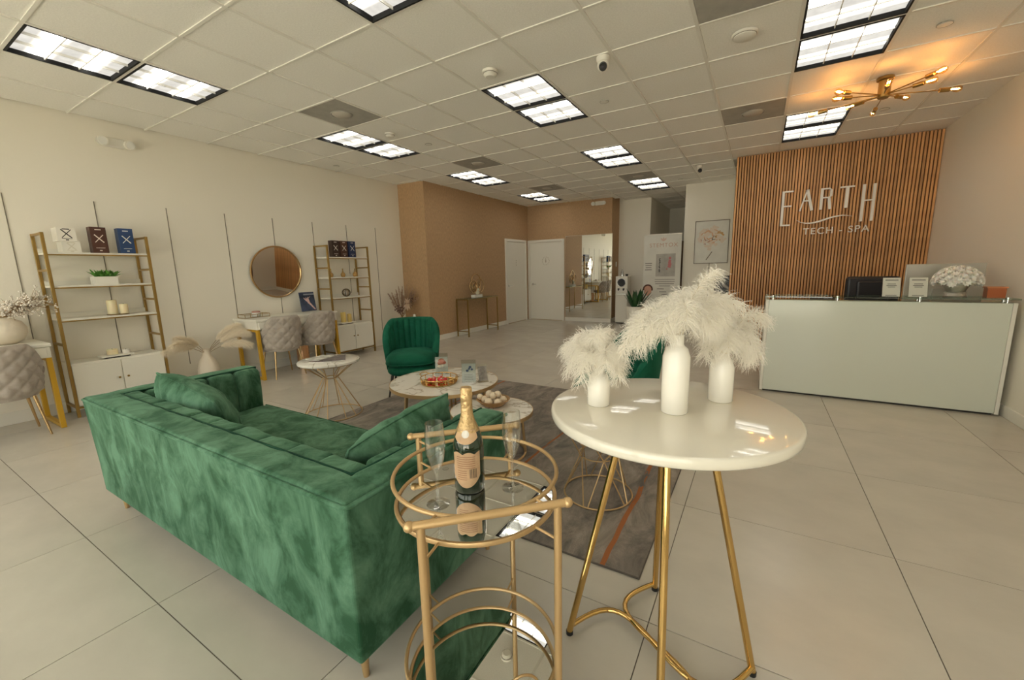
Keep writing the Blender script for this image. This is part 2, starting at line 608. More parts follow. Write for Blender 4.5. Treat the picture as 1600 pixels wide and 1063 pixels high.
for i in range(-8, 4):
    x = GX0+GT*i
    ya, yb = YF, YH
    if x < XT:
        yb = YT0
    elif x < XTE:
        yb = YT
    elif x > -0.42:
        yb = YS
    mk('grid_bar', G().b2(x-0.012, x+0.012, ya, yb, ZC-0.002, ZC+0.012), m_tee, ceil)
for j in range(-8, 16):
    y = GY0+GT*j
    if y > YW:
        xa, xb = XH0, XH1
    elif y > YA:
        xa, xb = XT, XH1
    elif y > YS:
        xa, xb = XT, -0.42
    else:
        xa, xb = (XL if y < YT0 else XT), XR
    mk('grid_bar', G().b2(xa, xb, y-0.010, y+0.010, ZC-0.001, ZC+0.012), m_tee, ceil)

# ---- recessed parabolic troffers (2x2 each)
m_panel = emit('troffer_glow', (1.0, 0.955, 0.86), 1.0)
nt = m_panel.node_tree                      # prismatic lens in front of fluorescent tubes: bright bands along each tube
tc = nt.nodes.new('ShaderNodeTexCoord')
sp = nt.nodes.new('ShaderNodeSeparateXYZ')
nt.links.new(tc.outputs['Object'], sp.inputs[0])
def nmath(op, a, b=0.0):
    n = nt.nodes.new('ShaderNodeMath')
    n.operation = op
    for i_, x_ in enumerate((a, b)):
        if isinstance(x_, (int, float)):
            n.inputs[i_].default_value = x_
        else:
            nt.links.new(x_, n.inputs[i_])
    return n.outputs[0]
q_ = nmath('ABSOLUTE', nmath('SUBTRACT', nmath('ABSOLUTE', sp.outputs[1]), 0.125))
q_ = nmath('MAXIMUM', nmath('SUBTRACT', 1.0, nmath('DIVIDE', q_, 0.085)), 0.0)
nz = nt.nodes.new('ShaderNodeTexNoise')
nz.inputs['Scale'].default_value = 14
nt.links.new(tc.outputs['Object'], nz.inputs['Vector'])
st_ = nmath('ADD', nmath('MULTIPLY', nmath('MULTIPLY', q_, q_), 11.0), nmath('ADD', nmath('MULTIPLY', nz.outputs['Fac'], 0.5), 0.62))
em_ = [n for n in nt.nodes if n.type == 'EMISSION'][0]
nt.links.new(st_, em_.inputs[1])
m_blade = mat('louvre_blade', (0.82, 0.80, 0.73), 0.25)
def troffer():
    t = thing('ceiling_light', 'x', 'ceiling light', (0, 0, 0))
    q = GT/2-0.012
    fr = G()
    for a in ((-q, q, -q, -q+0.013), (-q, q, q-0.013, q), (-q, -q+0.013, -q+0.013, q-0.013), (q-0.013, q, -q+0.013, q-0.013)):
        fr.b2(*a, 0.0, 0.05)
    mk('frame', fr, m_gap, t)  # black colour stands in for the shade in the recess gap
    e = q-0.015
    mk('diffuser', G().b2(-e, e, -e, e, 0.030, 0.034), m_panel, t)
    for s in (-1, 1):
        mk('louvre_blade', G().b2(s*e/3-0.003, s*e/3+0.003, -e, e, 0.012, 0.0295), m_blade, t)
        mk('louvre_blade', G().b2(-e, e, s*e/3-0.003, s*e/3+0.003, 0.012, 0.0295), m_blade, t)
    return t
proto = troffer()
first = True
NAMES = {(-7, -4): 'above the desk with the round vase', (-7, 0): 'above the vanity desk', (-7, 4): 'near the tan wallpapered corner', (-7, 8): 'in front of the two white doors',
         (-3, -4): 'above the green sofa', (-3, 0): 'above the coffee tables', (-3, 4): 'beyond the dome camera', (-3, 8): 'at the hallway mouth',
         (1, -4): 'above the cocktail table', (1, 0): 'beside the brass chandelier', (1, 4): 'close to the slatted reception wall'}
for i, js in LCOL.items():
    for j in js:
        for h in (0, 1):
            loc = (GX0+GT*(i+0.5), GY0+GT*(j+h+0.5), ZC-0.004)
            t = proto if first else copy_tree(proto)
            first = False
            t.location = loc
            t['label'] = 'square louvred ceiling light ' + NAMES[(i, j)] + (', half nearer the storefront' if h == 0 else ', half nearer the back wall')
            t['group'] = 'recessed ceiling lights'

# ---- grey ceiling air diffusers with a round plate
m_vent = mat('grey_vent', (0.36, 0.345, 0.31), 0.6, noise=(8, 0.12, (1, 1, 1)))
def vent():
    t = thing('ceiling_vent', 'x', 'ceiling vent')
    q = GT/2-0.013
    mk('panel', G().b2(-q, q, -q, q, 0.004, 0.014), m_vent, t)
    mk('collar', G().ring((0, 0, 0.002), 0.105, 0.006, 36, 8), m_vent, t, 60)
    mk('round_plate', G().lathe([(0, -0.008), (0.09, -0.006), (0.097, 0.0), (0.09, 0.006)], n=36), mat('vent_plate', (0.50, 0.47, 0.41), 0.6), t, 40)
    return t
proto = vent()
VN = {(-6, -1): 'beside the lights over the vanity', (-6, 3): 'near the tan wallpapered corner', (-6, 7): 'in front of the white doors', (0, -1): 'before the wide dome detector', (0, 3): 'behind the wide dome detector', (-3, 7): 'touching the hallway lights'}
for k, ((i, j), nm) in enumerate(VN.items()):
    t = proto if k == 0 else copy_tree(proto)
    t.location = (GX0+GT*(i+0.5), GY0+GT*(j+0.5), ZC)
    t['label'] = 'grey square ceiling air vent with round plate ' + nm
    t['group'] = 'grey ceiling vents'

# ---- detectors, sprinkler covers, cameras on the ceiling
def detector(x, y, label, r=0.065, h=0.05):
    t = thing('smoke_detector', label, 'detector', (x, y, ZC))
    mk('base', G().lathe([(r, 0), (r, -0.012), (r*0.95, -0.016)], n=28), m_trim, t, 40)
    mk('sensor_cap', G().lathe([(r*0.86, -0.016), (r*0.86, -h*0.7), (r*0.6, -h), (0, -h)], n=28), m_trim, t, 40)
    mk('vent_slots', G().ring((0, 0, -h*0.45), r*0.865, 0.003, 28, 6), mat('slot_grey', (0.25, 0.23, 0.2), 0.7), t)
detector(-2.02, 3.13, 'round white smoke detector above the coffee tables')
detector(-3.87, 3.77, 'round white smoke detector next to the vanity ceiling lights', 0.06, 0.045)
detector(-0.20, 3.67, 'wide white dome detector on tile beside a grey vent', 0.085, 0.035)
for x, y, nm in ((-3.78, 4.34, 'just beyond the vanity lights'), (-5.65, 4.36, 'close to the left wall'), (-1.43, 4.28, 'beside the coffee-table lights'), (-1.40, 8.7, 'near the hallway camera'), (1.0, 4.31, 'between chandelier and storefront'), (1.05, 6.2, 'between chandelier and slatted wall')):
    t = thing('sprinkler_cover', 'small flat round sprinkler cover ' + nm, 'sprinkler cover', (x, y, ZC), group='sprinkler covers')
    mk('cover_plate', G().lathe([(0.04, 0), (0.04, -0.006), (0.03, -0.008), (0, -0.008)], n=20), m_tee, t, 40)
    mk('cover_rim', G().ring((0, 0, -0.004), 0.042, 0.003, 24, 6), m_vent, t)
def camera_dome(x, y, label, dx, dy):
    t = thing('security_camera', label, 'camera', (x, y, ZC), math.atan2(dy, dx))
    mk('mount', G().lathe([(0.052, 0), (0.052, -0.02), (0.045, -0.035), (0.03, -0.05)], n=24), m_trim, t, 40)
    hd = mk('head', G().ball((0.012, 0, -0.065), 0.045, 20, 12), m_trim, t, 180)
    mk('lens_face', G().cyl((0.035, 0, -0.08), (0.06, 0, -0.098), 0.032, 0.028, 20), m_black, hd, 40)
    mk('lens', G().cyl((0.058, 0, -0.096), (0.064, 0, -0.100), 0.013, 0.012, 16), mat('lens_glass', (0.05, 0.05, 0.06), 0.05), hd, 40)
camera_dome(-1.16, 3.43, 'white turret security camera with black lens above the rug', 0.33, -1)
camera_dome(-0.96, 7.75, 'white turret security camera beside the slatted wall and hallway', 0.4, -1)

# ---- wall-hung emergency lights
def emergency(label, loc, rz, w=0.28):
    t = thing('emergency_light', label, 'emergency light', loc, rz)     # local +X out of the wall, Y along it
    mk('body', G().b2(0, 0.05, -w*0.28, w*0.28, -0.045, 0.045), m_trim, t, bevel=0.006)
    for s in (-1, 1):
        h = mk('lamp_head', G().cyl((0.03, s*w*0.38, 0), (0.095, s*w*0.40, -0.01), 0.042, 0.046, 20), m_trim, t, 40)
        mk('lamp_lens', G().cyl((0.095, s*w*0.40, -0.01), (0.099, s*w*0.40, -0.0105), 0.038, 0.036, 20), mat('lens_white', (0.8, 0.8, 0.75), 0.1), h, 40)
emergency('white two-headed emergency light high on the plain left wall', (XL, 1.87, 2.755), 0)
emergency('white two-headed emergency light above the tall mirror', (-3.39, YT, 2.86), -PI/2, 0.33)

# ---- doors
def door(name, loc, rz, w, h, mark):
    d = bpy.data.objects.new(name, None)
    C.objects.link(d)
    struct(d)
    d.location = loc
    d.rotation_euler = (0, 0, rz)            # local: X along wall, -Y out into the room
    fr = G().b2(-w/2-0.06, -w/2, -0.03, 0.02, 0, h+0.06).b2(w/2, w/2+0.06, -0.03, 0.02, 0, h+0.06).b2(-w/2, w/2, -0.03, 0.02, h, h+0.06)
    mk('door_frame', fr, m_trim, d, bevel=0.004)
    mk('door_leaf', G().b2(-w/2+0.004, w/2-0.004, -0.012, 0.03, 0.012, h-0.004), m_white, d)
    hx = -w/2+0.08
    hn = mk('door_handle', G().cyl((hx, -0.012, 0.95), (hx, -0.05, 0.95), 0.012, n=12).tube([(hx, -0.055, 0.95), (hx+0.11, -0.055, 0.95)], 0.009), m_chrome, d, 60)
    mk('handle_plate', G().cyl((hx, -0.012, 0.95), (hx, -0.018, 0.95), 0.03, n=20), m_chrome, hn, 40)
    em = G()
    if mark:
        for k in range(14):
            a = 2*PI*k/14
            em.ball((0.10*math.cos(a), -0.0135, 1.55+0.10*math.sin(a)), 0.010, 8, 4, (1, 0.12, 1))
        em.prism([(-0.012, 1.51), (0.012, 1.51), (0.016, 1.55), (0.006, 1.59), (-0.012, 1.57)], -0.0145, -0.0125, 'XZ')
        em.ball((0, -0.0135, 1.60), 0.013, 8, 6, (1, 0.12, 1))
    else:
        for k in range(3):
            em.ball((0, -0.0135, 1.46+0.055*k), 0.016, 8, 4, (1, 0.12, 1))
    mk('door_emblem', em, mat('emblem', (0.42, 0.37, 0.27), 0.5), d)
door('door_1', (XT, 9.24, 0), PI/2, 0.93, 2.03, False)
door('door_2', (-4.82, YT, 0), 0, 0.93, 2.03, True)
d3 = struct(mk('door_3', G().b2(-1.98, -1.40, YH-0.03, YH, 0, 2.05), m_wood))
mk('door_handle', G().cyl((-1.9, YH-0.03, 0.95), (-1.9, YH-0.07, 0.95), 0.012), m_chrome, d3)
sw = tag(mk('light_switch', G().b2(0, 0.008, -0.04, 0.04, -0.06, 0.06), m_trim, bevel=0.003, loc=(XTE, 10.3, 1.42)), 'small white light switch on the tan wall end', 'switch')
mk('toggle', G().b2(0.008, 0.014, -0.012, 0.012, -0.02, 0.02), m_white, sw)

# ================================================================== LEFT WALL
# ---- gold ladder shelving units with a white two-door cabinet
def shelf_unit(y0, label):
    t = thing('shelving_unit', label, 'shelf', (-5.82, y0+0.378, 0), group='gold ladder shelves on the left wall')
    w, d, q = 0.378, 0.155, 0.012
    fr = G()
    for sx in (-1, 1):
        for sy in (-1, 1):
            mk('post', G().b2(sx*d-q, sx*d+q, sy*w-q, sy*w+q, 0.0, 1.775), m_shelfgold, t, bevel=0.002)
    for sy in (-1, 1):
        for z in (1.763, 1.43, 1.11, 0.72, 0.10):
            mk('rung', G().b2(-d+q, d-q, sy*w-q*0.8, sy*w+q*0.8, z-0.010, z+0.010), m_shelfgold, t)
    for z in (1.585, 1.275, 0.957):
        s = mk('shelf_board', G().b2(-d+q, d-q*0.2, -w+q, w-q, z-0.007, z+0.011), m_white, t)
        mk('front_rail', G().b2(d-q, d+q*0.6, -w+q, w-q, z-0.018, z-0.006), m_shelfgold, s)
        mk('back_lip', G().b2(-d-q*0.5, -d+q, -w+q, w-q, z, z+0.055), m_white, s)
    cb = mk('cabinet', G().b2(-d, d-0.012, -w+q, w-q, 0.10, 0.53), m_white, t, bevel=0.003)
    for s in (-1, 1):
        dd = mk('cabinet_door', G().b2(d-0.012, d+0.004, min(0, s*(w-q))+0.004, max(0, s*(w-q))-0.004, 0.112, 0.512), m_white, t, bevel=0.002)
        mk('knob', G().cyl((d+0.004, s*0.035, 0.33), (d+0.024, s*0.035, 0.33), 0.006, 0.011, 12), m_shelfgold, dd, 40)
    mk('bottom_rail', G().b2(d-q, d+q*0.6, -w+q, w-q, 0.085, 0.10), m_shelfgold, t)
    return t
SH1, SH2 = 1.145, 4.075
shelf_unit(SH1, 'gold ladder shelf carrying a small potted plant beside the baby-breath vase')
shelf_unit(SH2, 'gold ladder shelf carrying three little bottles beside the vanity desk')

# boxed products with an X on the front
def product(x, y, z, w, h, d, col, xcol, label, cat='box', group='product boxes on the shelves', lower=True):
    t = thing('product_box', label, cat, (x, y, z), 0.0, group)
    m = mat('card_'+col, col, 0.45)
    mx = mat('print_'+xcol, xcol, 0.5)
    mk('carton', G().b2(-d/2, d/2, -w/2, w/2, 0, h), m, t, bevel=0.0015, seg=1)
    g = G()
    a = min(w, h)*0.36
    for s in (-1, 1):
        M = Matrix.Rotation(s*0.72, 3, 'X')
        g.box((d/2+0.0006, 0, h*0.56), (0.0012, 0.009 if s > 0 else 0.006, a*2.3), M=M)
    mk('printed_cross', g, mx, t)
    pr = G()
    mk('printed_title', G().box((d/2+0.0006, 0, h*0.90), (0.0012, w*0.38, 0.008)), mx, t)
    mk('printed_line', G().box((d/2+0.0006, 0, h*0.10), (0.0012, w*0.16, 0.010)), mx, t)
    mk('printed_line', G().box((d/2+0.0006, 0, h*0.20), (0.0012, w*0.55, 0.004)), mx, t)
    return t
zt = 1.597
product(-5.78, 1.335, zt, 0.13, 0.105, 0.15, 'e8e4d8', 'd8d2c0', 'plain white carton at the bottom of the white stack on the plant shelf unit')
product(-5.78, 1.315, zt+0.106, 0.13, 0.125, 0.16, 'efeade', '2a2420', 'white carton with dark cross on top of the white stack')
product(-5.76, 1.545, zt, 0.12, 0.255, 0.09, '4a2a20', 'e6ddd0', 'maroon carton with white cross standing beside a blue one')
product(-5.76, 1.755, zt, 0.12, 0.255, 0.09, '23406a', 'e7e4dc', 'blue carton with white cross alone at the end of the plant shelf unit')
product(-5.76, 4.265, zt, 0.125, 0.255, 0.09, '37251d', 'e6ddd1', 'dark brown carton with white cross, first of three on the far shelf unit')
product(-5.76, 4.42, zt, 0.125, 0.255, 0.09, '4a2c1e', 'e6ddd2', 'reddish brown carton with white cross between a dark and a blue carton')
product(-5.76, 4.575, zt, 0.125, 0.255, 0.09, '1c2c50', 'e6ddd3', 'navy blue carton with white cross, last of three on the far shelf unit')

# small white planter with leafy greens
t = thing('potted_plant', 'low white rectangular planter with bright green succulents', 'plant', (-5.76, 1.54, 1.286))
mk('planter', G().b2(-0.05, 0.05, -0.092, 0.092, 0, 0.06).b2(-0.05, -0.043, -0.092, 0.092, 0.06, 0.078).b2(0.043, 0.05, -0.092, 0.092, 0.06, 0.078).b2(-0.043, 0.043, -0.092, -0.085, 0.06, 0.078).b2(-0.043, 0.043, 0.085, 0.092, 0.06, 0.078), m_white, t)
soil = mk('soil', G().box((0, 0, 0.062), (0.07, 0.13, 0.006)), mat('soil', (0.05, 0.03, 0.02), 0.9), t)
m_leaf = mat('leaf_green', (0.10, 0.30, 0.04), 0.5, noise=(12, 0.4, (1, 1, 1)))
m_leafd = mat('leaf_dark_green', (0.014, 0.07, 0.018), 0.4, noise=(9, 0.5, (1, 1, 1)))
def leaf(p, d, L, w, droop=0.2, n=5):
    """a curved pointed leaf blade as a folded strip"""
    d = Vector(d).normalized()
    side = d.cross(Vector((0, 0, 1)))
    side = side.normalized() if side.length > 0.05 else Vector((1, 0, 0))
    up = side.cross(d)
    vs, fs = [], []
    for i in range(n+1):
        s = i/n
        c = Vector(p)+d*L*s+Vector((0, 0, -droop*L*s*s))
        ww = w*math.sin(PI*min(1, 0.12+0.88*s))**0.7*(1-s*0.3) if i < n else 0.0005
        vs += [c-side*ww+up*ww*0.25, c, c+side*ww+up*ww*0.25]
    for i in range(n):
        a = i*3
        fs += [(a, a+1, a+4, a+3), (a+1, a+2, a+5, a+4)]
    return vs, fs
R = random.Random(8)
for k in range(16):
    g = G()
    cx, cy = R.uniform(-0.025, 0.025), R.uniform(-0.075, 0.075)
    for q in range(9):
        a = R.uniform(0, 2*PI)
        g.add(*leaf((cx, cy, 0.065), (math.cos(a), math.sin(a), R.uniform(0.5, 1.7)), R.uniform(0.075, 0.125), 0.014, 0.12, 3))
    mk('succulent', g, m_leaf, t, 60)

# candles / trays
def candle(x, y, z, r, h, m, label, group):
    t = thing('pillar_candle', label, 'candle', (x, y, z), group=group)
    mk('wax', G().lathe([(r, 0), (r, h-0.004), (r-0.004, h), (r*0.7, h-0.003), (0, h-0.006)], n=24), m, t, 40)
    mk('wick', G().cyl((0, 0, h-0.006), (0.002, 0, h+0.008), 0.0015, n=6), m_black, t)
tag(mk('round_tray', G().lathe([(0, 0), (0.085, 0), (0.09, 0.006), (0.086, 0.009), (0, 0.006)], n=32), m_brass, None, 40, loc=(-5.77, 1.60, 0.969)), 'small round brass tray under two cream candles on the plant shelf unit', 'tray')
candle(-5.78, 1.565, 0.976, 0.041, 0.145, m_wax, 'taller cream pillar candle on the round brass tray', 'cream candles')
candle(-5.745, 1.645, 0.976, 0.035, 0.100, m_wax, 'shorter cream pillar candle on the round brass tray', 'cream candles')
def slab_tray(x, y, z, label):
    t = thing('display_tray', label, 'tray', (x, y, z))
    mk('tray_slab', G().b2(-0.07, 0.07, -0.13, 0.13, 0.012, 0.028), m_white, t, bevel=0.005)
    mk('tray_base', G().b2(-0.05, 0.05, -0.10, 0.10, 0, 0.012), m_black, t)
slab_tray(-5.75, 1.52, 0.531, 'white slab tray on the cabinet of the plant shelf unit')
candle(-5.77, 1.50, 0.559, 0.045, 0.055, m_wax, 'squat cream candle on the white slab tray', 'cream candles')
candle(-5.74, 1.60, 0.559, 0.032, 0.040, m_cera, 'small white candle pot on the white slab tray', 'cream candles')
slab_tray(-5.75, 4.36, 0.531, 'white slab tray on the cabinet of the far shelf unit')
candle(-5.77, 4.33, 0.559, 0.040, 0.16, m_wax2, 'taller yellow pillar candle on the far shelf cabinet', 'yellow candles')
candle(-5.735, 4.42, 0.559, 0.034, 0.13, m_wax2, 'shorter yellow pillar candle on the far shelf cabinet', 'yellow candles')
# perfume bottles on the far unit
for k, y in enumerate((4.17, 4.39, 4.62)):
    t = thing('perfume_bottle', 'small round amber perfume bottle with stopper on the far shelf unit', 'bottle', (-5.76, y, 1.286), group='amber perfume bottles')
    mk('flask', G().lathe([(0, 0), (0.024, 0), (0.034, 0.02), (0.036, 0.045), (0.026, 0.066), (0.011, 0.075), (0.010, 0.088), (0, 0.088)], n=20), mat('amber_glass', (0.42, 0.24, 0.07), 0.12, 0.2), t, 60)
    mk('stopper', G().lathe([(0, 0.088), (0.013, 0.088), (0.013, 0.094), (0.007, 0.10), (0.010, 0.125), (0, 0.14)], n=14), m_brass, t, 50)
# geometric ornament
t = thing('ornament_ball', 'openwork dark and white decorative ball on the far shelf unit', 'ornament', (-5.76, 4.42, 0.969))
for k in range(7):
    a = PI*k/7
    pts = [Vector((0.062*math.cos(q)*math.cos(a), 0.062*math.cos(q)*math.sin(a), 0.066+0.062*math.sin(q)*(0.95))) for q in [2*PI*i/24 for i in range(24)]]
    mk('band', G().tube(pts, 0.006, 6, True), m_dark if k % 2 else mat('bronze', (0.22, 0.15, 0.07), 0.35, 0.8), t, 60)
mk('core', G().ball((0, 0, 0.066), 0.036, 14, 8), m_cera, t, 180)

# ---- white desks on gold trapezoid frames
def desk(y0, y1, label):
    t = thing('vanity_desk', label, 'desk', (XL+0.02, (y0+y1)/2, 0))
    D, h = 0.565, (y1-y0)/2
    mk('desktop', G().b2(0, D, -h, h, 0.755, 0.785), m_white, t, bevel=0.006)
    mk('apron', G().b2(0.01, D-0.012, -h+0.012, h-0.012, 0.655, 0.755), m_white, t, bevel=0.004)
    for s in (-1, 1):
        dr = mk('drawer_front', G().b2(D-0.012, D-0.002, min(0, s*(h-0.03))+0.006, max(0, s*(h-0.03))-0.006, 0.665, 0.748), m_white, t, bevel=0.002)
        mk('drawer_pull', G().b2(D-0.002, D+0.012, s*h/2-0.04, s*h/2+0.04, 0.70, 0.71), m_yel, dr)
        yy = s*(h-0.03)
        for x0_, x1_ in ((D-0.04, D-0.015), (0.05, 0.055)):
            M = Matrix.Identity(3)
            g = G()
            a, b = 0.022, 0.018
            g.add([(x0_-a, yy-b, 0.655), (x0_+a, yy-b, 0.655), (x0_+a, yy+b, 0.655), (x0_-a, yy+b, 0.655), (x1_-a, yy-b, 0.0), (x1_+a, yy-b, 0.0), (x1_+a, yy+b, 0.0), (x1_-a, yy+b, 0.0)],
                  [(0, 1, 2, 3), (7, 6, 5, 4), (0, 4, 5, 1), (1, 5, 6, 2), (2, 6, 7, 3), (3, 7, 4, 0)])
            mk('leg', g, m_yel, t, bevel=0.002)
        mk('foot_rail', G().b2(0.076, D-0.036, yy-0.016, yy+0.016, 0.004, 0.034), m_yel, t)
        mk('top_rail', G().b2(0.07, D-0.06, yy-0.016, yy+0.016, 0.625, 0.655), m_yel, t)
    return t
desk(-0.19, 1.015, 'white desk on gold frame legs carrying the big round vase')
desk(2.775, 3.965, 'white vanity desk on gold legs under the round mirror')

# round mirror
t = thing('round_mirror', 'round wall mirror in thin gold frame above the vanity desk', 'mirror', (XL, 3.437, 1.385))
mk('mirror_frame', G().lathe([(0.345, 0), (0.364, 0), (0.368, 0.02), (0.362, 0.03), (0.350, 0.03), (0.345, 0.015)], n=72, axis='X', loop=True), m_gold, t, 40)
mk('mirror_glass', G().lathe([(0, 0.012), (0.348, 0.012), (0.348, 0.016), (0, 0.016)], n=72, axis='X'), m_mirror, t)
t.location.x = XL+0.022
t.rotation_euler = (0, 0.056, -0.020)

# quilted barrel chairs
def barrel_chair(loc, rz, label, group):
    t = thing('quilted_chair', label, 'chair', loc, rz, group)        # local: front = -X (towards desk), back = +X
    def shell(u, v, off):
        a = (u-0.5)*2*1.95
        zt_ = 0.815-0.34*max(0, abs(a)-0.72)**1.6
        z = 0.372+(zt_-0.372)*v
        Rr = 0.222+0.028*v-off
        q = 0.0
        if off == 0:
            U, V = a*Rr/0.062, z/0.062
            p1, p2 = abs(math.sin((U+V)*PI/2)), abs(math.sin((U-V)*PI/2))
            q = 0.020*min(p1, p2)**0.6
        e = min(1, v/0.08, (1-v)/0.06, u/0.04, (1-u)/0.04)
        q *= max(0, e)
        edge = 0.012*(1-max(0, min(1, e))) if off == 0 else 0
        return ((Rr+q-edge)*math.cos(a)*0.98, (Rr+q-edge)*math.sin(a), z)
    g = G()
    nu, nv = 84, 40
    g.grid(lambda u, v: shell(u, v, 0), nu, nv)
    n0 = len(g.v)
    g.grid(lambda u, v: shell(u, v, 0.05), nu, nv)
    w = nu+1
    per = [i for i in range(nu)]+[nu+j*w for j in range(nv)]+[nv*w+i for i in range(nu, 0, -1)]+[j*w for j in range(nv, 0, -1)]
    for k in range(len(per)):
        a, b = per[k], per[(k+1) % len(per)]
        g.f.append((a, b, n0+b, n0+a))
    mk('backrest', g, m_greyv, t, 60)
    s = G()
    def seat(u, v):
        a = 2*PI*u
        r = 0.212*math.sin(PI*v)**0.35
        return (-0.035+r*math.cos(a)*1.08, r*math.sin(a), 0.415-0.055*math.cos(PI*v))
    s.grid(seat, 36, 12, cu=True)
    mk('seat', s, m_greyv, t, 60)
    mk('seat_base', G().lathe([(0.0, 0.352), (0.20, 0.352), (0.21, 0.375), (0.0, 0.375)], n=28), m_greyv, t, 40)
    for sx, sy in ((1, 1), (1, -1), (-1, 1), (-1, -1)):
        mk('leg', G().cyl((sx*0.15-0.01, sy*0.15, 0.36), (sx*0.195-0.01, sy*0.195, 0.0), 0.013, 0.008, 12), m_gold, t, 60)
    return t
barrel_chair((-5.46, 0.685, 0), 0.0, 'taupe quilted velvet chair at the desk with the round vase', 'quilted chairs')
barrel_chair((-5.45, 3.095, 0), -0.10, 'taupe quilted velvet chair at the vanity on the jewellery tray side', 'quilted chairs')
barrel_chair((-5.45, 3.625, 0), 0.08, 'taupe quilted velvet chair at the vanity on the magazine side', 'quilted chairs')
# rose gold bin under the vanity
t = thing('waste_bin', 'rose gold cylindrical bin under the vanity desk', 'bin', (-5.80, 3.60, 0))
mk('bin_body', G().lathe([(0.001, 0), (0.085, 0), (0.085, 0.335), (0.08, 0.335), (0.08, 0.01), (0.001, 0.01)], n=32), m_rose, t, 40)
mk('bin_rim', G().ring((0, 0, 0.335), 0.083, 0.005, 32, 8), m_rose, t, 60)

# vanity tabletop: wire tray, jar, propped magazine
t = thing('wire_tray', 'rectangular dark wire tray on the vanity desk', 'tray', (-5.84, 2.99, 0.785))
for z in (0.004, 0.045):
    mk('wire_rim', G().tube([(-0.09, -0.16, z), (0.09, -0.16, z), (0.09, 0.16, z), (-0.09, 0.16, z)], 0.0035, 6, True), m_brass, t)
for sx, sy in ((-1, -1), (1, -1), (1, 1), (-1, 1), (-1, 0), (1, 0)):
    mk('wire_post', G().cyl((sx*0.09, sy*0.16, 0.004), (sx*0.09, sy*0.16, 0.045), 0.0035, n=6), m_brass, t)
mk('tray_glass', G().b2(-0.088, 0.088, -0.158, 0.158, 0.006, 0.010), m_mirror, t)
t = thing('cream_jar', 'squat white cream jar with rose lid in the wire tray', 'jar', (-5.84, 3.02, 0.796))
mk('jar_body', G().lathe([(0, 0), (0.045, 0), (0.052, 0.015), (0.052, 0.05), (0, 0.05)], n=24), m_cera, t, 40)
mk('jar_lid', G().lathe([(0.050, 0.05), (0.050, 0.066), (0.044, 0.070), (0, 0.070)], n=24), mat('rose_lid', (0.55, 0.28, 0.22), 0.4), t, 40)
t = thing('magazine_display', 'upright magazine with dark blue cover propped on the vanity desk', 'magazine', (-5.84, 3.785, 0.790))
M = Matrix.Rotation(-0.15, 3, 'Y')
mk('cover', G().box((0.0, 0, 0.145), (0.006, 0.24, 0.285), M=M), mat('cover_navy', (0.045, 0.065, 0.12), 0.35, noise=(6, 0.6, (1, 1, 1))), t)
mk('printed_title', G().box((0.0245, 0.01, 0.255), (0.001, 0.17, 0.020), M=M), mat('cover_grey', (0.34, 0.36, 0.42), 0.5), t)
def on_cover(y, z):
    return M @ Vector((0.0042, y, z-0.145))+Vector((0, 0, 0.145))
hand = G()
hand.tube([on_cover(0.10, 0.02), on_cover(0.07, 0.06), on_cover(0.035, 0.105), on_cover(0.005, 0.14)], [0.010, 0.012, 0.014, 0.017], 8)
for k in range(4):
    hand.tube([on_cover(0.005+0.006*k, 0.14), on_cover(-0.035+0.016*k, 0.175+0.006*k), on_cover(-0.055+0.034*k, 0.205+0.004*k)], [0.008, 0.007, 0.004], 6)
hand.v = [(x-0.004 if False else x, y, z) for x, y, z in hand.v]
mk('printed_hand', hand, mat('cover_pink', (0.62, 0.42, 0.40), 0.5), t, 60)
mk('printed_badge', G().box((-0.007, -0.085, 0.04), (0.002, 0.04, 0.035), M=M), m_paper, t)
mk('stand', G().box((-0.045, 0, 0.10), (0.004, 0.10, 0.22), M=Matrix.Rotation(0.25, 3, 'Y')), m_acryl, t)

# big round vase with dried baby's breath on the first desk
t = thing('round_vase', 'large matte cream globe vase on the first white desk', 'vase', (-5.74, 0.80, 0.785))
mk('vase_body', G().lathe([(0.0, 0), (0.07, 0), (0.12, 0.03), (0.148, 0.09), (0.15, 0.14), (0.125, 0.195), (0.07, 0.228), (0.045, 0.236), (0.045, 0.25), (0.037, 0.25), (0.037, 0.23), (0.0, 0.20)], n=40), m_matte, t, 60)
mk('gold_neck', G().ring((0, 0, 0.245), 0.043, 0.006, 28, 8), m_brass, t, 60)
R = random.Random(3)
m_stem = mat('dry_stem', (0.30, 0.18, 0.07), 0.7)
m_bud = mat('dry_white_bud', (0.82, 0.76, 0.68), 0.8)
for k in range(5):
    d = Vector((R.uniform(-0.12, 0.35), R.uniform(0.35, 0.75), R.uniform(0.45, 0.8))).normalized()
    t = thing('dried_spray', 'sprig of dried white baby-breath in the globe vase', 'dried flowers', (-5.74, 0.80, 0.785), group='baby-breath sprigs')
    L = R.uniform(0.24, 0.36)
    p0 = Vector((0, 0, 0.21))
    stem, bud = G(), G()
    pts = [p0+d*L*s+Vector((0, 0.05*s*s, -0.03*s*s)) for s in (0, 0.25, 0.5, 0.75, 1)]
    stem.tube(pts, 0.0025, 5)
    for q in range(70):
        s = R.uniform(0.3, 1)
        a = pts[min(3, int(s*4))].lerp(pts[min(4, int(s*4)+1)], (s*4) % 1)
        e = a+Vector((R.gauss(0, 0.038), R.gauss(0, 0.045), R.gauss(0.012, 0.036)))
        stem.tube([a, (a+e)/2+Vector((0, 0, 0.006)), e], 0.0011, 4)
        for w_ in range(3):
            bud.ball(e+Vector((R.gauss(0, 0.008), R.gauss(0, 0.008), R.gauss(0, 0.008))), R.uniform(0.004, 0.0095), 6, 4)
    mk('stem', stem, m_stem, t)
    mk('buds', bud, m_bud, t, 180)['kind'] = 'stuff'

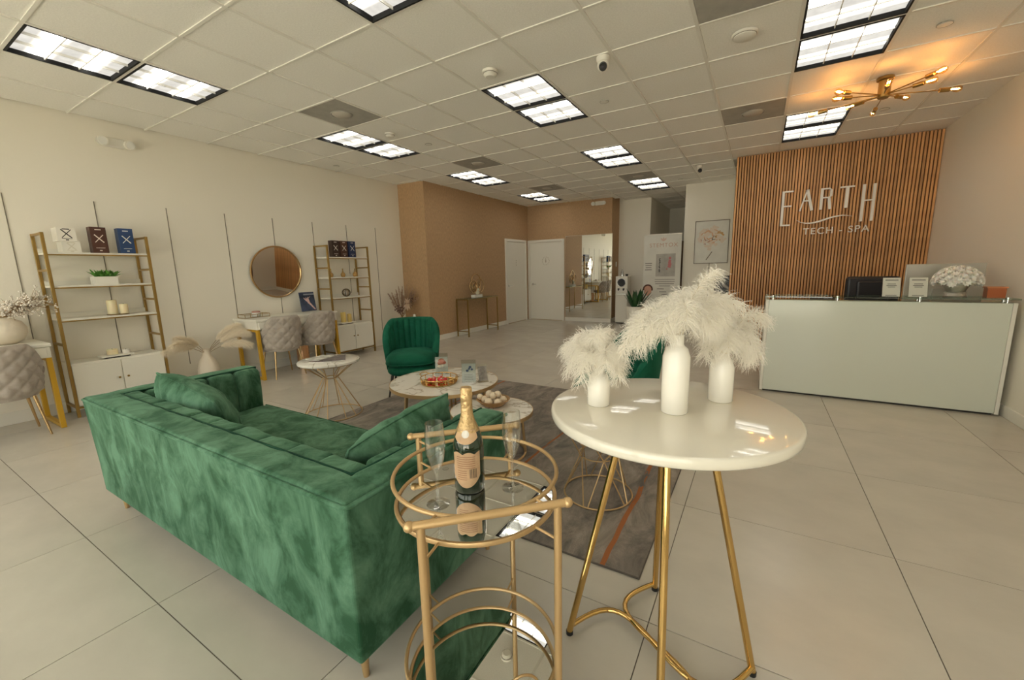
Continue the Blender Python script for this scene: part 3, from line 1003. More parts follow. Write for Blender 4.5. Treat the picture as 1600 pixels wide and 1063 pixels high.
# floor vase with pampas plumes between first shelf unit and vanity
def plume(g, pts, wid, n, R, thick=0.0015, droop=0.02):
    """soft grass plume: many fine strands along a curved axis"""
    pts = [Vector(p) for p in pts]
    m = len(pts)-1
    for k in range(n):
        s = R.uniform(0.02, 1)
        i = min(m-1, int(s*m))
        a = pts[i].lerp(pts[i+1], s*m-i)
        tdir = (pts[i+1]-pts[i]).normalized()
        rad = Vector((R.gauss(0, 1), R.gauss(0, 1), R.gauss(0, 1)))
        rad = (rad-tdir*rad.dot(tdir)).normalized()
        L = wid*(0.35+0.65*math.sin(PI*min(1, 0.12+s*0.85)))*R.uniform(0.6, 1.1)
        d = (rad*0.55+tdir*0.85).normalized()
        b = a+d*L*0.5
        c = b+d*L*0.5+Vector((0, 0, -droop*R.uniform(0.4, 1.4)))
        sd = d.cross(Vector((R.gauss(0, 1), R.gauss(0, 1), R.gauss(0, 1)))).normalized()*thick
        n0 = len(g.v)
        g.v += [tuple(a-sd), tuple(a+sd), tuple(b-sd), tuple(b+sd), tuple(c)]
        g.f += [(n0, n0+1, n0+3, n0+2), (n0+2, n0+3, n0+4)]
m_pampas = mat('pampas', (0.95, 0.86, 0.70), 0.9, Subsurface_Weight=0.0)
FV = Vector((-5.74, 2.33, 0))
t = thing('floor_vase', 'cream bottle-shaped floor vase holding pampas grass', 'vase', FV)
mk('vase_body', G().lathe([(0.0, 0), (0.075, 0), (0.105, 0.03), (0.115, 0.12), (0.11, 0.24), (0.085, 0.33), (0.045, 0.39), (0.036, 0.44), (0.042, 0.47), (0.034, 0.47), (0.028, 0.43), (0, 0.40)], n=32), m_matte, t, 60)
R = random.Random(5)
PL = [((0.04, 0.26, 0.72), (0.06, 0.50, 0.62)), ((0.10, 0.24, 0.66), (0.18, 0.42, 0.62)), ((0.06, -0.24, 0.60), (0.10, -0.44, 0.52)), ((0.12, -0.20, 0.64), (0.20, -0.40, 0.58)), ((0.02, 0.20, 0.70), (0.03, 0.40, 0.72)), ((0.03, -0.10, 0.62), (0.02, -0.30, 0.64)), ((0.15, 0.22, 0.58), (0.24, 0.40, 0.48))]
for k, (a, b) in enumerate(PL):
    o = thing('pampas_plume', 'fluffy beige pampas plume arching from the cream floor vase', 'pampas grass', FV, group='pampas plumes')
    a, b, p0 = Vector(a), Vector(b), Vector((0, 0, 0.40))
    path = [p0*(1-s)**2+a*Vector((0.9, 0.9, 1.0))*2*s*(1-s)+b*s*s for s in [i/10 for i in range(11)]]
    mk('stem', G().tube(path, 0.0025, 5), m_stem, o)
    g = G()
    plume(g, path[3:], 0.13, 1700, R, 0.0009, 0.03)
    mk('plume', g, m_pampas, o)['kind'] = 'stuff'

# dried bouquet in a floor vase at the tan corner, with two small white vases on a plinth
m_plinth = m_white
t = tag(mk('display_plinth', G().b2(-0.20, 0.20, -0.20, 0.20, 0, 0.40), m_white, None, bevel=0.004, loc=(-5.66, 5.66, 0)), 'low white display plinth by the tan corner carrying small vases', 'plinth')
t = thing('bouquet_vase', 'small white vase holding the dried bouquet', 'vase', (-5.70, 5.55, 0.40))
mk('vase_body', G().lathe([(0, 0), (0.045, 0), (0.055, 0.03), (0.035, 0.075), (0.022, 0.095), (0.026, 0.11), (0.018, 0.11), (0, 0.08)], n=24), m_cera, t, 60)
t = thing('bud_vase', 'small empty white bud vase next to the dried bouquet', 'vase', (-5.58, 5.75, 0.40))
mk('vase_body', G().lathe([(0, 0), (0.04, 0), (0.048, 0.03), (0.038, 0.09), (0.022, 0.13), (0.024, 0.15), (0.018, 0.15), (0, 0.1)], n=24), m_cera, t, 60)
t = thing('dried_bouquet', 'bouquet of dried mauve grasses and cream bloom at the tan corner', 'dried flowers', (-5.70, 5.55, 0.50))
R = random.Random(21)
stem, spik, bud = G(), G(), G()
for k in range(34):
    th = R.uniform(-1.0, 1.0)
    d = Vector((R.uniform(-0.10, 0.45), math.sin(th)*0.8, 0.35+math.cos(th)*0.8)).normalized()
    L = R.uniform(0.36, 0.58)
    e = Vector((0, 0, 0))+d*L
    stem.tube([(0, 0, 0), tuple(d*L*0.5+Vector((0, 0, 0.02))), tuple(e)], 0.002, 4)
    plume(spik, [e-d*0.24, e-d*0.1, e+d*0.03], 0.055, 90, R, 0.002, 0.004)
mk('stems', stem, m_stem, t)
mk('grass_heads', spik, mat('mauve_grass', (0.42, 0.29, 0.20), 0.8), t)['kind'] = 'stuff'
bl = G()
for ring_, n_, L_, el in ((0, 7, 0.06, 1.2), (1, 10, 0.095, 0.5), (2, 12, 0.125, 0.05)):
    for q in range(n_):
        a = 2*PI*q/n_+ring_
        # bloom faces the room (+X)
        bl.add(*leaf((0.13, 0.03, 0.26), (el, math.cos(a), math.sin(a)), L_, 0.03, 0.05, 4))
mk('bloom', bl, mat('cream_bloom', (0.78, 0.62, 0.47), 0.7), t, 60)
for cy, cz, s in ((-0.17, 0.19, 1), (0.20, 0.36, 1), (-0.12, 0.14, 1), (0.13, 0.31, 1)):
    for q in range(20):
        bud.ball((R.uniform(0.05, 0.14), cy+R.gauss(0, 0.035), cz+R.gauss(0, 0.03)), R.uniform(0.008, 0.014), 7, 5)
mk('berries', bud, mat('mauve_berry', (0.14, 0.07, 0.06), 0.6), t, 180)['kind'] = 'stuff'

# ---- gold console with glass top, ring sculpture, against the tan wall
t = thing('console_table', 'slim gold console table with glass top on the tan wall', 'console', (XT+0.19, 7.25, 0))
hw, hd, zt = 0.55, 0.14, 0.78
for sx in (-1, 1):
    for yy in (-hw, hw):
        mk('leg', G().b2(sx*hd-0.011, sx*hd+0.011, yy-0.011, yy+0.011, 0, zt-0.012), m_brass, t)
for yy in (-hw, hw):
    mk('foot_rail', G().b2(-hd+0.011, hd-0.011, yy-0.009, yy+0.009, 0.10, 0.118), m_brass, t)
    mk('end_rail', G().b2(-hd+0.011, hd-0.011, yy-0.009, yy+0.009, zt-0.03, zt-0.012), m_brass, t)
for sx in (-1, 1):
    mk('long_rail', G().b2(sx*hd-0.009, sx*hd+0.009, -hw+0.011, hw-0.011, zt-0.03, zt-0.012), m_brass, t)
mk('glass_top', G().b2(-hd-0.012, hd+0.012, -hw-0.012, hw+0.012, zt-0.012, zt), m_gglass, t)
t = thing('ring_sculpture', 'brass sculpture of interlocking rings on a white block', 'sculpture', (XT+0.19, 7.22, 0.78))
mk('plinth_block', G().b2(-0.05, 0.05, -0.14, 0.14, 0, 0.055), m_cera, t, bevel=0.004)
for cy, cz, rr in ((-0.13, 0.20, 0.13), (0.13, 0.21, 0.14), (0.0, 0.29, 0.17), (-0.04, 0.18, 0.10), (0.06, 0.17, 0.10)):
    mk('ring', G().ring((R.uniform(-0.02, 0.02), cy, cz+0.03), rr, 0.011, 40, 7, 'X'), m_gold, t, 60)
mk('bloom', G().ball((0.02, 0, 0.10), 0.05, 14, 8, (0.8, 1, 1)).ball((0.02, 0.02, 0.16), 0.03, 12, 8), mat('pale_stone', (0.62, 0.60, 0.45), 0.6), t, 180)

# tall mirror leaning flush on the tan back wall
t = thing('tall_mirror', 'tall frameless mirror panel beside the white door', 'mirror', (-3.66, YT-0.0, 0.10))
mk('mirror_glass', G().b2(-0.60, 0.60, -0.016, -0.010, 0.0, 2.04), m_mirror, t)
mk('mirror_backing', G().b2(-0.605, 0.605, -0.010, 0, -0.003, 2.045), m_trim, t)

# ================================================================== BACK OF THE ROOM
# ---- water dispenser
t = thing('water_dispenser', 'tall white water dispenser by the tall mirror', 'water dispenser', (-2.80, 9.98, 0))
mk('body', G().b2(-0.145, 0.145, -0.15, 0.16, 0.02, 1.13), m_white, t, bevel=0.02, seg=3)
mk('foot_plate', G().b2(-0.12, 0.12, -0.12, 0.13, 0, 0.02), m_dark, t)
mk('round_display', G().lathe([(0, 0), (0.085, 0), (0.09, 0.008), (0.08, 0.014), (0, 0.016)], c=(0, -0.164, 0.98), n=32, axis='Y'), m_black, t, 40)
mk('display_ring', G().ring((0, -0.156, 0.98), 0.095, 0.007, 36, 8, 'Y'), m_chrome, t, 60)
for s in (-1, 1):
    mk('tap', G().cyl((s*0.06, -0.15, 0.83), (s*0.06, -0.20, 0.83), 0.018, n=14).cyl((s*0.06, -0.195, 0.83), (s*0.06, -0.195, 0.79), 0.01, n=10), m_black, t, 50)
mk('drip_tray', G().b2(-0.11, 0.11, -0.175, -0.15, 0.70, 0.72), m_chrome, t)
tag(mk('glass_bottle', G().lathe([(0, 0), (0.03, 0), (0.03, 0.10), (0.012, 0.14), (0.012, 0.18), (0, 0.18)], n=18), m_chrome, None, 50, loc=(-2.82, 9.95, 1.13)), 'slim metallic bottle standing on the water dispenser', 'bottle')
tag(mk('cup_dispenser', G().lathe([(0, 0), (0.025, 0), (0.032, 0.05), (0.03, 0.05), (0.022, 0.006), (0, 0.006)], n=18), m_dark, None, 50, loc=(-2.71, 9.95, 1.13)), 'small dark cup standing on the water dispenser', 'cup')

# ---- dark agave in a tall planter
t = thing('potted_agave', 'dark green spiky agave in a tall white planter', 'plant', (-1.93, 7.75, 0))
mk('planter', G().lathe([(0.001, 0), (0.12, 0), (0.13, 0.02), (0.17, 0.62), (0.155, 0.62), (0.15, 0.56), (0.001, 0.56)], n=28), m_white, t, 40)
R = random.Random(12)
for k in range(22):
    a = 2*PI*k/22*2.4
    el = 0.9+1.6*(k/22)
    mk('leaf', G().add(*leaf((0.05*math.cos(a), 0.05*math.sin(a), 0.56), (math.cos(a), math.sin(a), el*1.35), R.uniform(0.34, 0.47), 0.042, 0.05, 6)), m_leafd, t, 60)

# ---- roll-up banner with print
t = thing('rollup_banner', 'white roll-up advertising banner in front of the hallway', 'banner', (-1.775, 9.2, 0))
mk('cassette', G().b2(-0.39, 0.39, -0.09, 0.09, 0, 0.07), m_chrome, t, bevel=0.01)
mk('pole', G().cyl((0, 0.03, 0.07), (0, 0.03, 1.99), 0.01), m_chrome, t)
sheet = mk('banner_sheet', G().b2(-0.375, 0.375, -0.003, 0.0, 0.07, 2.0), mat('banner_vinyl', (0.66, 0.65, 0.59), 0.5, noise=(2.5, 0.07, (1, 1, 1))), t)
mk('top_rail', G().b2(-0.38, 0.38, -0.012, 0.012, 1.985, 2.01), m_white, t)
m_brk = mat('print_copper', (0.52, 0.33, 0.25), 0.6)
text('brand_lettering', 'STEMTOX', 0.115, m_brk, sheet, (0.02, -0.005, 1.775), (PI/2, 0, 0), 0.0006, spacing=1.15)
lf = G()
for a in (-0.7, 0, 0.7):
    c, s = math.sin(a), math.cos(a)
    lf.prism([(0.0+0.02, 1.855), (0.02+0.05*c+0.018*s, 1.855+0.05*s-0.018*c), (0.02+0.095*c, 1.855+0.095*s), (0.02+0.05*c-0.018*s, 1.855+0.05*s+0.018*c)], -0.0045, -0.0035, 'XZ')
mk('printed_leaf_logo', lf, mat('print_rose', (0.62, 0.45, 0.38), 0.6), sheet)
mk('printed_photo', G().b2(-0.12, 0.27, -0.0045, -0.003, 1.13, 1.60), mat('print_photo', (0.40, 0.38, 0.34), 0.5, noise=(5, 0.15, (1, 1, 1))), sheet)
dk = G()
R = random.Random(9)
for k in range(14):
    dk.b2(-0.045+R.uniform(-0.015, 0.0), -0.045+R.uniform(0.005, 0.02), -0.0055, -0.004, 1.22+k*0.021, 1.236+k*0.021)
mk('printed_silhouette', dk, m_black, sheet)
pk = G()
for k in range(16):
    pk.ball((0.145+R.gauss(0, 0.022), -0.0048, 1.36+R.gauss(0, 0.075)), R.uniform(0.012, 0.03), 8, 4, (1, 0.02, 1))
mk('printed_bloom', pk, mat('print_pink', (0.50, 0.17, 0.17), 0.6), sheet)
ln = G()
for k in range(4):
    w_ = (0.07, 0.065, 0.06, 0.07)[k]
    ln.b2(-0.27-w_, -0.27+w_, -0.0045, -0.003, 1.40-k*0.045, 1.418-k*0.045)
for k in range(4):
    w_ = (0.20, 0.20, 0.19, 0.11)[k]
    ln.b2(0.07-w_, 0.07+w_, -0.0045, -0.003, 1.06-k*0.045, 1.072-k*0.045)
for k in range(3):
    ln.b2(0.02+k*0.05-0.10, 0.06+k*0.05, -0.0045, -0.003, 0.86-k*0.06, 0.876-k*0.06)
mk('printed_text_lines', ln, m_ink, sheet)
fc = mk('printed_portrait', G().ball((-0.27, -0.0045, 0.84), 0.105, 20, 10, (0.75, 0.012, 1.15)), mat('print_skin', (0.56, 0.31, 0.22), 0.6), sheet)
mk('printed_hair', G().ring((-0.27, -0.006, 0.86), 0.09, 0.016, 20, 6, 'Y', -0.3, 3.4), mat('print_hair', (0.10, 0.035, 0.02), 0.6), fc)

# ---- framed flower painting and dark poster
t = thing('flower_painting', 'white canvas with loose peach flower in thin dark frame', 'painting', (-0.865, YA, 1.80))
hw, hh = 0.30, 0.41
mk('canvas', G().b2(-hw, hw, -0.022, -0.002, -hh, hh), mat('canvas_white', (0.74, 0.73, 0.67), 0.7, noise=(4, 0.05, (1, 1, 1))), t)
fr = G().b2(-hw-0.012, -hw, -0.03, 0, -hh-0.012, hh+0.012).b2(hw, hw+0.012, -0.03, 0, -hh-0.012, hh+0.012).b2(-hw, hw, -0.03, 0, hh, hh+0.012).b2(-hw, hw, -0.03, 0, -hh-0.012, -hh)
mk('frame', fr, mat('frame_grey', (0.20, 0.17, 0.13), 0.5), t)
R = random.Random(31)
def strokes(col, n, cx, cz, rx, rz_, L, w_, name):
    g = G()
    for k in range(n):
        a = R.uniform(0, 2*PI)
        r = R.uniform(0.3, 1)
        x, z = cx+rx*r*math.cos(a), cz+rz_*r*math.sin(a)
        M = Matrix.Rotation(-(a+PI/2)+R.uniform(-0.5, 0.5), 3, 'Y')
        g.box((x, -0.0226-0.0002*k/n, z), (L*R.uniform(0.5, 1.2), 0.0008, w_*R.uniform(0.5, 1.2)), M=M)
    mk('paint_'+name, g, mat('paint_'+name, col, 0.7), t)
strokes((0.74, 0.64, 0.54), 40, -0.01, 0.08, 0.24, 0.24, 0.11, 0.05, 'cream')
strokes((0.70, 0.44, 0.28), 18, -0.05, 0.12, 0.19, 0.17, 0.09, 0.03, 'peach')
strokes((0.60, 0.36, 0.15), 9, 0.14, 0.12, 0.07, 0.09, 0.08, 0.035, 'ochre')
strokes((0.40, 0.16, 0.12), 12, -0.10, 0.10, 0.10, 0.16, 0.06, 0.010, 'crimson')
strokes((0.20, 0.17, 0.13), 7, 0.04, 0.08, 0.05, 0.05, 0.07, 0.012, 'umber')
g = G()
g.box((-0.03, -0.0235, -0.27), (0.19, 0.0008, 0.016), M=Matrix.Rotation(-1.0, 3, 'Y'))
mk('paint_stem', g, MATS['paint_umber'], t)
t = thing('dark_poster', 'small dark framed picture of a hand beside the slatted wall', 'picture', (-0.60, YA, 0.95))
mk('frame', G().b2(-0.17, 0.17, -0.02, 0, -0.18, 0.18), m_dark, t)
mk('print', G().b2(-0.15, 0.15, -0.022, -0.019, -0.16, 0.16), mat('poster_dark', (0.05, 0.055, 0.06), 0.4, noise=(7, 0.7, (1, 1, 1))), t)
mk('printed_figure', G().tube([(-0.10, -0.023, 0.09), (-0.02, -0.023, 0.05), (0.02, -0.023, -0.02), (0.12, -0.023, -0.10)], [0.02, 0.03, 0.035, 0.02], 6), mat('poster_pale', (0.5, 0.48, 0.46), 0.5), t)

# ================================================================== RECEPTION
# sign letters mounted on the slats
sg = thing('wall_sign', 'white raised lettering reading EARTH TECH - SPA on the slatted wall', 'sign', (0.745, YS-0.016, 1.73))
m_sign = mat('sign_white', (0.80, 0.79, 0.74), 0.35)
OX, OZ, Y0s, Y1s = 0.745, 1.73, -0.030, 0.0
def bar(g, x0, z0, x1, z1, w_):
    a, b = Vector((x0-OX, z0-OZ)), Vector((x1-OX, z1-OZ))
    d = (b-a).normalized()
    n = Vector((-d.y, d.x))*w_/2
    g.prism([a-n, b-n, b+n, a+n], Y0s, Y1s, 'XZ')
g = G()
bar(g, 0.236, 1.890, 0.236, 2.385, 0.032); bar(g, 0.252, 2.376, 0.355, 2.376, 0.020); bar(g, 0.252, 2.170, 0.345, 2.170, 0.018); bar(g, 0.252, 1.899, 0.345, 1.899, 0.020)
mk('letter_e', g, m_sign, sg)
g = G()
bar(g, 0.450, 2.087, 0.522, 2.378, 0.018); bar(g, 0.592, 2.087, 0.524, 2.378, 0.034); bar(g, 0.488, 2.226, 0.556, 2.226, 0.016)
mk('letter_a', g, m_sign, sg)
g = G()
bar(g, 0.695, 2.087, 0.695, 2.378, 0.032); bar(g, 0.711, 2.368, 0.780, 2.368, 0.018); bar(g, 0.711, 2.248, 0.780, 2.248, 0.016)
bar(g, 0.776, 2.368, 0.802, 2.345, 0.018); bar(g, 0.800, 2.352, 0.800, 2.262, 0.028); bar(g, 0.802, 2.268, 0.776, 2.246, 0.018); bar(g, 0.780, 2.246, 0.800, 2.087, 0.032)
mk('letter_r', g, m_sign, sg)
g = G()
bar(g, 0.895, 2.367, 1.056, 2.367, 0.020); bar(g, 0.978, 2.087, 0.978, 2.357, 0.036)
mk('letter_t', g, m_sign, sg)
g = G()
bar(g, 1.157, 1.890, 1.157, 2.378, 0.032); bar(g, 1.268, 1.890, 1.268, 2.378, 0.032); bar(g, 1.173, 2.167, 1.252, 2.167, 0.016)
mk('letter_h', g, m_sign, sg)
g = G()
sx = [0.416, 0.47, 0.531, 0.59, 0.644, 0.70, 0.753, 0.806, 0.859, 0.944, 1.00, 1.062]
sz = [1.967, 1.930, 1.912, 1.909, 1.915, 1.929, 1.947, 1.965, 1.978, 1.990, 1.985, 1.968]
up = [(x-OX, z-OZ+0.011*math.sin(PI*i/11)) for i, (x, z) in enumerate(zip(sx, sz))]
dn = [(x-OX, z-OZ-0.011*math.sin(PI*i/11)-0.001) for i, (x, z) in enumerate(zip(sx, sz))]
for i in range(11):
    g.prism([dn[i], dn[i+1], up[i+1], up[i]], Y0s, Y1s, 'XZ')
mk('swoosh', g, m_sign, sg)
text('small_lettering', 'TECH - SPA', 0.128, m_sign, sg, (0.885-OX, -0.016, 1.79-OZ), (PI/2, 0, 0), 0.012, spacing=1.18)

# ---- reception desk
RX0, RX1, RY = 0.084, 1.850, 5.026
t = thing('reception_desk', 'long white reception desk with frosted front panel', 'reception desk', ((RX0+RX1)/2, RY, 0))
hw = (RX1-RX0)/2
m_front = mat('back_painted_glass', (0.66, 0.69, 0.60), 0.14)
mk('plinth', G().b2(-hw+0.03, hw-0.03, 0.03, 0.66, 0, 0.03), m_dark, t)
mk('front_panel', G().b2(-hw+0.028, hw-0.028, 0.0, 0.02, 0.022, 0.972), m_front, t)
mk('carcass', G().b2(-hw+0.005, hw-0.005, 0.02, 0.06, 0.03, 0.972), m_white, t)
for s in (-1, 1):
    mk('side_panel', G().b2(min(s*hw, s*(hw-0.026)), max(s*hw, s*(hw-0.026)), -0.004, 0.70, 0.015, 0.975), m_white, t, bevel=0.002)
mk('worktop', G().b2(-hw+0.03, hw-0.03, 0.06, 0.68, 0.72, 0.75), m_white, t)
mk('ledge', G().b2(-hw+0.03, hw-0.03, 0.06, 0.12, 0.93, 0.972), m_white, t)
for x in (-hw+0.06, -hw/3, hw/3, hw-0.05):
    mk('standoff', G().cyl((x, 0.035, 0.972), (x, 0.035, 1.000), 0.012, n=14).cyl((x, 0.035, 1.0), (x, 0.035, 1.018), 0.016, n=14), m_chrome, t, 40)
    mk('standoff', G().cyl((x, 0.10, 0.972), (x, 0.10, 1.000), 0.012, n=14), m_chrome, t, 40)
mk('glass_top', G().b2(-hw-0.005, hw+0.005, -0.03, 0.30, 1.000, 1.012), m_gglass, t)

def sign_holder(x, y, z, w, h, rz, label):
    t = thing('sign_holder', label, 'sign holder', (x, y, z), rz)
    M = Matrix.Rotation(-0.22, 3, 'X')
    mk('acrylic_plate', G().box((0, 0.028, h/2), (w, 0.003, h), M=M), m_acryl, t)
    mk('acrylic_foot', G().box((0, 0.045, 0.002), (w, 0.09, 0.003)), m_acryl, t)
    ins = mk('paper_insert', G().box((0, 0.030, h/2), (w-0.006, 0.0012, h-0.006), M=M), m_paper, t)
    g = G()
    for k, (f, ww) in enumerate(((0.86, 0.7), (0.66, 0.45), (0.58, 0.55), (0.50, 0.4), (0.08, 0.6))):
        p = M @ Vector((0, -0.0018, (f-0.5)*h))
        g.box((p.x, p.y+0.029, p.z+h/2), (w*ww, 0.0006, 0.006 if k else 0.008), M=M)
    mk('printed_text_lines', g, m_ink, ins)
sign_holder(1.062, RY+0.03, 1.012, 0.13, 0.18, 0.0, 'acrylic stand with printed card on the desk, next to the black chair')
sign_holder(1.245, RY+0.03, 1.012, 0.13, 0.18, 0.0, 'acrylic stand with printed card on the desk, next to the flower bowl')

# white rose dome in silver bowl
t = thing('flower_bowl', 'silver footed bowl with a dome of white roses on the desk', 'flower arrangement', (1.51, RY+0.14, 1.012))
mk('bowl', G().lathe([(0, 0), (0.075, 0), (0.078, 0.008), (0.072, 0.014), (0.072, 0.04), (0.062, 0.05), (0.066, 0.06), (0.085, 0.10), (0.088, 0.125), (0.078, 0.125), (0, 0.08)], n=32), mat('hammered_silver', (0.55, 0.53, 0.48), 0.28, 0.9, bump=(30, 0.6)), t, 60)
R = random.Random(2)
m_rosew = mat('white_petal', (0.95, 0.92, 0.85), 0.7, Subsurface_Weight=0.15)
def rosette(r):
    g = G()
    for ring_, (n_, el) in enumerate(((5, 1.6), (7, 0.8), (9, 0.25))):
        for q in range(n_):
            a = 2*PI*q/n_+ring_*0.4
            g.add(*leaf((0, 0, -0.2*r), (math.cos(a), math.sin(a), el), r*(0.75+0.15*ring_), r*0.42, -0.3, 3))
    return g
ros = None
for k in range(64):
    ph = math.acos(1-(k+0.5)/64*1.02)
    th = k*2.39996
    d = Vector((math.sin(ph)*math.cos(th), math.sin(ph)*math.sin(th), math.cos(ph)))
    p = Vector((d.x*0.150, d.y*0.135, 0.122+d.z*0.135))
    if ros is None:
        ros = mk('rose', rosette(0.034), m_rosew, t, 70)
        o = ros
        o.location = p
    else:
        o = share(ros, p, 0, t)
    o.rotation_euler = d.to_track_quat('Z', 'Y').to_euler()
mk('foam_dome', G().lathe([(0, 0.10), (0.10, 0.11), (0.14, 0.13), (0.115, 0.195), (0.06, 0.235), (0, 0.245)], n=24), m_rosew, t, 60)
# terracotta box
t = thing('copper_box', 'small open copper-orange planter box at the desk end', 'box', (1.745, RY+0.12, 1.012))
m_cop = mat('copper_orange', (0.42, 0.12, 0.04), 0.35, 0.3)
mk('box_body', G().b2(-0.055, 0.055, -0.04, 0.04, 0, 0.055).b2(-0.055, 0.055, -0.04, -0.032, 0.055, 0.085).b2(-0.055, 0.055, 0.032, 0.04, 0.055, 0.085).b2(-0.055, -0.047, -0.032, 0.032, 0.055, 0.085).b2(0.047, 0.055, -0.032, 0.032, 0.055, 0.085), m_cop, t)
mk('box_rim', G().b2(-0.062, 0.062, -0.047, -0.036, 0.082, 0.092).b2(-0.062, 0.062, 0.036, 0.047, 0.082, 0.092).b2(-0.062, -0.05, -0.036, 0.036, 0.082, 0.092).b2(0.05, 0.062, -0.036, 0.036, 0.082, 0.092), mat('copper_light', (0.55, 0.22, 0.10), 0.35, 0.3), t)
# monitor seen from behind
t = thing('desktop_monitor', 'large silver desktop monitor seen from behind on the desk', 'monitor', (1.515, 5.50, 0.75), 0.0)
m_alu = mat('silver_plastic', (0.47, 0.46, 0.41), 0.35, 0.4)
mk('housing', G().b2(-0.275, 0.275, 0.0, 0.022, 0.17, 0.555), m_alu, t, bevel=0.006)
mk('screen', G().b2(-0.268, 0.268, 0.022, 0.026, 0.18, 0.545), m_black, t)
mk('stand_neck', G().b2(-0.07, 0.07, -0.03, 0.0, 0.0, 0.32), m_alu, t)
mk('stand_foot', G().b2(-0.10, 0.10, -0.09, 0.09, 0, 0.008), m_alu, t)
# printer on the worktop
t = thing('office_printer', 'compact white printer on the reception worktop', 'printer', (0.62, 5.46, 0.75))
mk('printer_body', G().b2(-0.19, 0.19, -0.14, 0.14, 0, 0.16), m_white, t, bevel=0.015)
mk('paper_tray', G().box((0, 0.12, 0.18), (0.24, 0.006, 0.14), M=Matrix.Rotation(-0.4, 3, 'X')), m_dark, t)
# black office chair behind the desk
t = thing('office_chair', 'black leather office chair behind the reception desk', 'chair', (1.16, 6.1, 0), 0.05)
m_lea = mat('black_leather', (0.018, 0.018, 0.022), 0.35)
bk = G().b2(-0.25, 0.25, 0.20, 0.28, 0.52, 1.17)
mk('back_panel', G().b2(-0.15, 0.15, 0.17, 0.21, 0.56, 1.12), m_lea, t, bevel=0.02)
mk('backrest', bk, m_lea, t, bevel=0.06, seg=4)
mk('seat', G().b2(-0.25, 0.25, -0.26, 0.24, 0.44, 0.53), m_lea, t, bevel=0.03, seg=3)
for s in (-1, 1):
    mk('armrest', G().tube([(s*0.27, 0.2, 0.50), (s*0.29, 0.15, 0.68), (s*0.29, -0.12, 0.70), (s*0.27, -0.15, 0.50)], 0.02, 8), m_black, t, 60)
mk('gas_lift', G().cyl((0, 0, 0.1), (0, 0, 0.44), 0.03), m_chrome, t, 40)
for k in range(5):
    a = 2*PI*k/5
    lg = mk('base_arm', G().cyl((0, 0, 0.11), (0.29*math.cos(a), 0.29*math.sin(a), 0.07), 0.025, 0.015, 8), m_black, t, 50)
    mk('caster', G().cyl((0.29*math.cos(a)-0.02*math.sin(a), 0.29*math.sin(a)+0.02*math.cos(a), 0.03), (0.29*math.cos(a)+0.02*math.sin(a), 0.29*math.sin(a)-0.02*math.cos(a), 0.03), 0.03, n=12), m_black, lg, 40)

# ---- sputnik chandelier
HUB = Vector((0.86, 5.19, ZC))
t = thing('sputnik_chandelier', 'brass sputnik ceiling lamp with ten glowing filament bulbs', 'chandelier', HUB)
m_bulb = thin_glass('amber_bulb', (1.0, 0.80, 0.50), 0.1)
m_fil = emit('filament', (1.0, 0.50, 0.16), 190.0)
mk('canopy', G().lathe([(0.062, 0), (0.062, -0.022), (0.045, -0.03)], n=28), m_brass, t, 40)
mk('hub', G().lathe([(0.045, -0.03), (0.045, -0.165), (0.035, -0.175), (0, -0.175)], n=24), m_brass, t, 40)
BX = [(0.497, 4.805), (0.512, 5.063), (0.355, 5.336), (0.65, 5.377), (0.869, 5.645), (1.049, 5.391), (1.117, 4.744), (1.134, 5.037), (1.36, 5.306), (0.83, 4.868)]
for k, (bx, by) in enumerate(BX):
    e = Vector((bx-HUB.x, by-HUB.y, -0.162+(0.02 if k % 2 else -0.005)))
    a = Vector((0, 0, -0.145))
    d = (e-a).normalized()
    L = (e-a).length
    arm = mk('arm', G().cyl(a, a+d*(L-0.10), 0.005, n=8), m_brass, t, 50)
    mk('socket', G().cyl(a+d*(L-0.115), a+d*(L-0.045), 0.018, n=16), m_brass, arm, 40)
    q = d.to_track_quat('Z', 'Y')
    prof = [(0.012, -0.045), (0.014, -0.03), (0.024, -0.005), (0.027, 0.015), (0.020, 0.035), (0, 0.043)]
    g = G().lathe(prof, n=16)
    g.v = [tuple(q @ Vector(v)+e) for v in g.v]
    mk('bulb', g, m_bulb, arm, 60)
    g = G()
    for s in (-1, 1):
        o1 = q @ Vector((0.007*s, 0, 0))
        g.tube([e-d*0.03+o1, e+d*0.02+o1], 0.0028, 6)
    mk('filament', g, m_fil, arm)

# ================================================================== LOUNGE GROUP
# ---- rug
m_rug = mat('rug_pile', (0.155, 0.128, 0.105), 0.95)
nt = m_rug.node_tree
b = nt.nodes['Principled BSDF']
tc = nt.nodes.new('ShaderNodeTexCoord')
n1 = nt.nodes.new('ShaderNodeTexNoise')
n1.inputs['Scale'].default_value = 4.0
n1.inputs['Detail'].default_value = 9
n1.inputs['Roughness'].default_value = 0.72
n1.inputs['Distortion'].default_value = 0.8
mpn = nt.nodes.new('ShaderNodeMapping')
mpn.inputs['Scale'].default_value = (1.8, 0.8, 1)
nt.links.new(tc.outputs['Object'], mpn.inputs[0])
nt.links.new(mpn.outputs[0], n1.inputs['Vector'])
cr = nt.nodes.new('ShaderNodeValToRGB')
cr.color_ramp.elements[0].position, cr.color_ramp.elements[0].color = 0.36, (0.125, 0.110, 0.096, 1)
cr.color_ramp.elements[1].position, cr.color_ramp.elements[1].color = 0.66, (0.33, 0.285, 0.24, 1)
nt.links.new(n1.outputs['Fac'], cr.inputs[0])
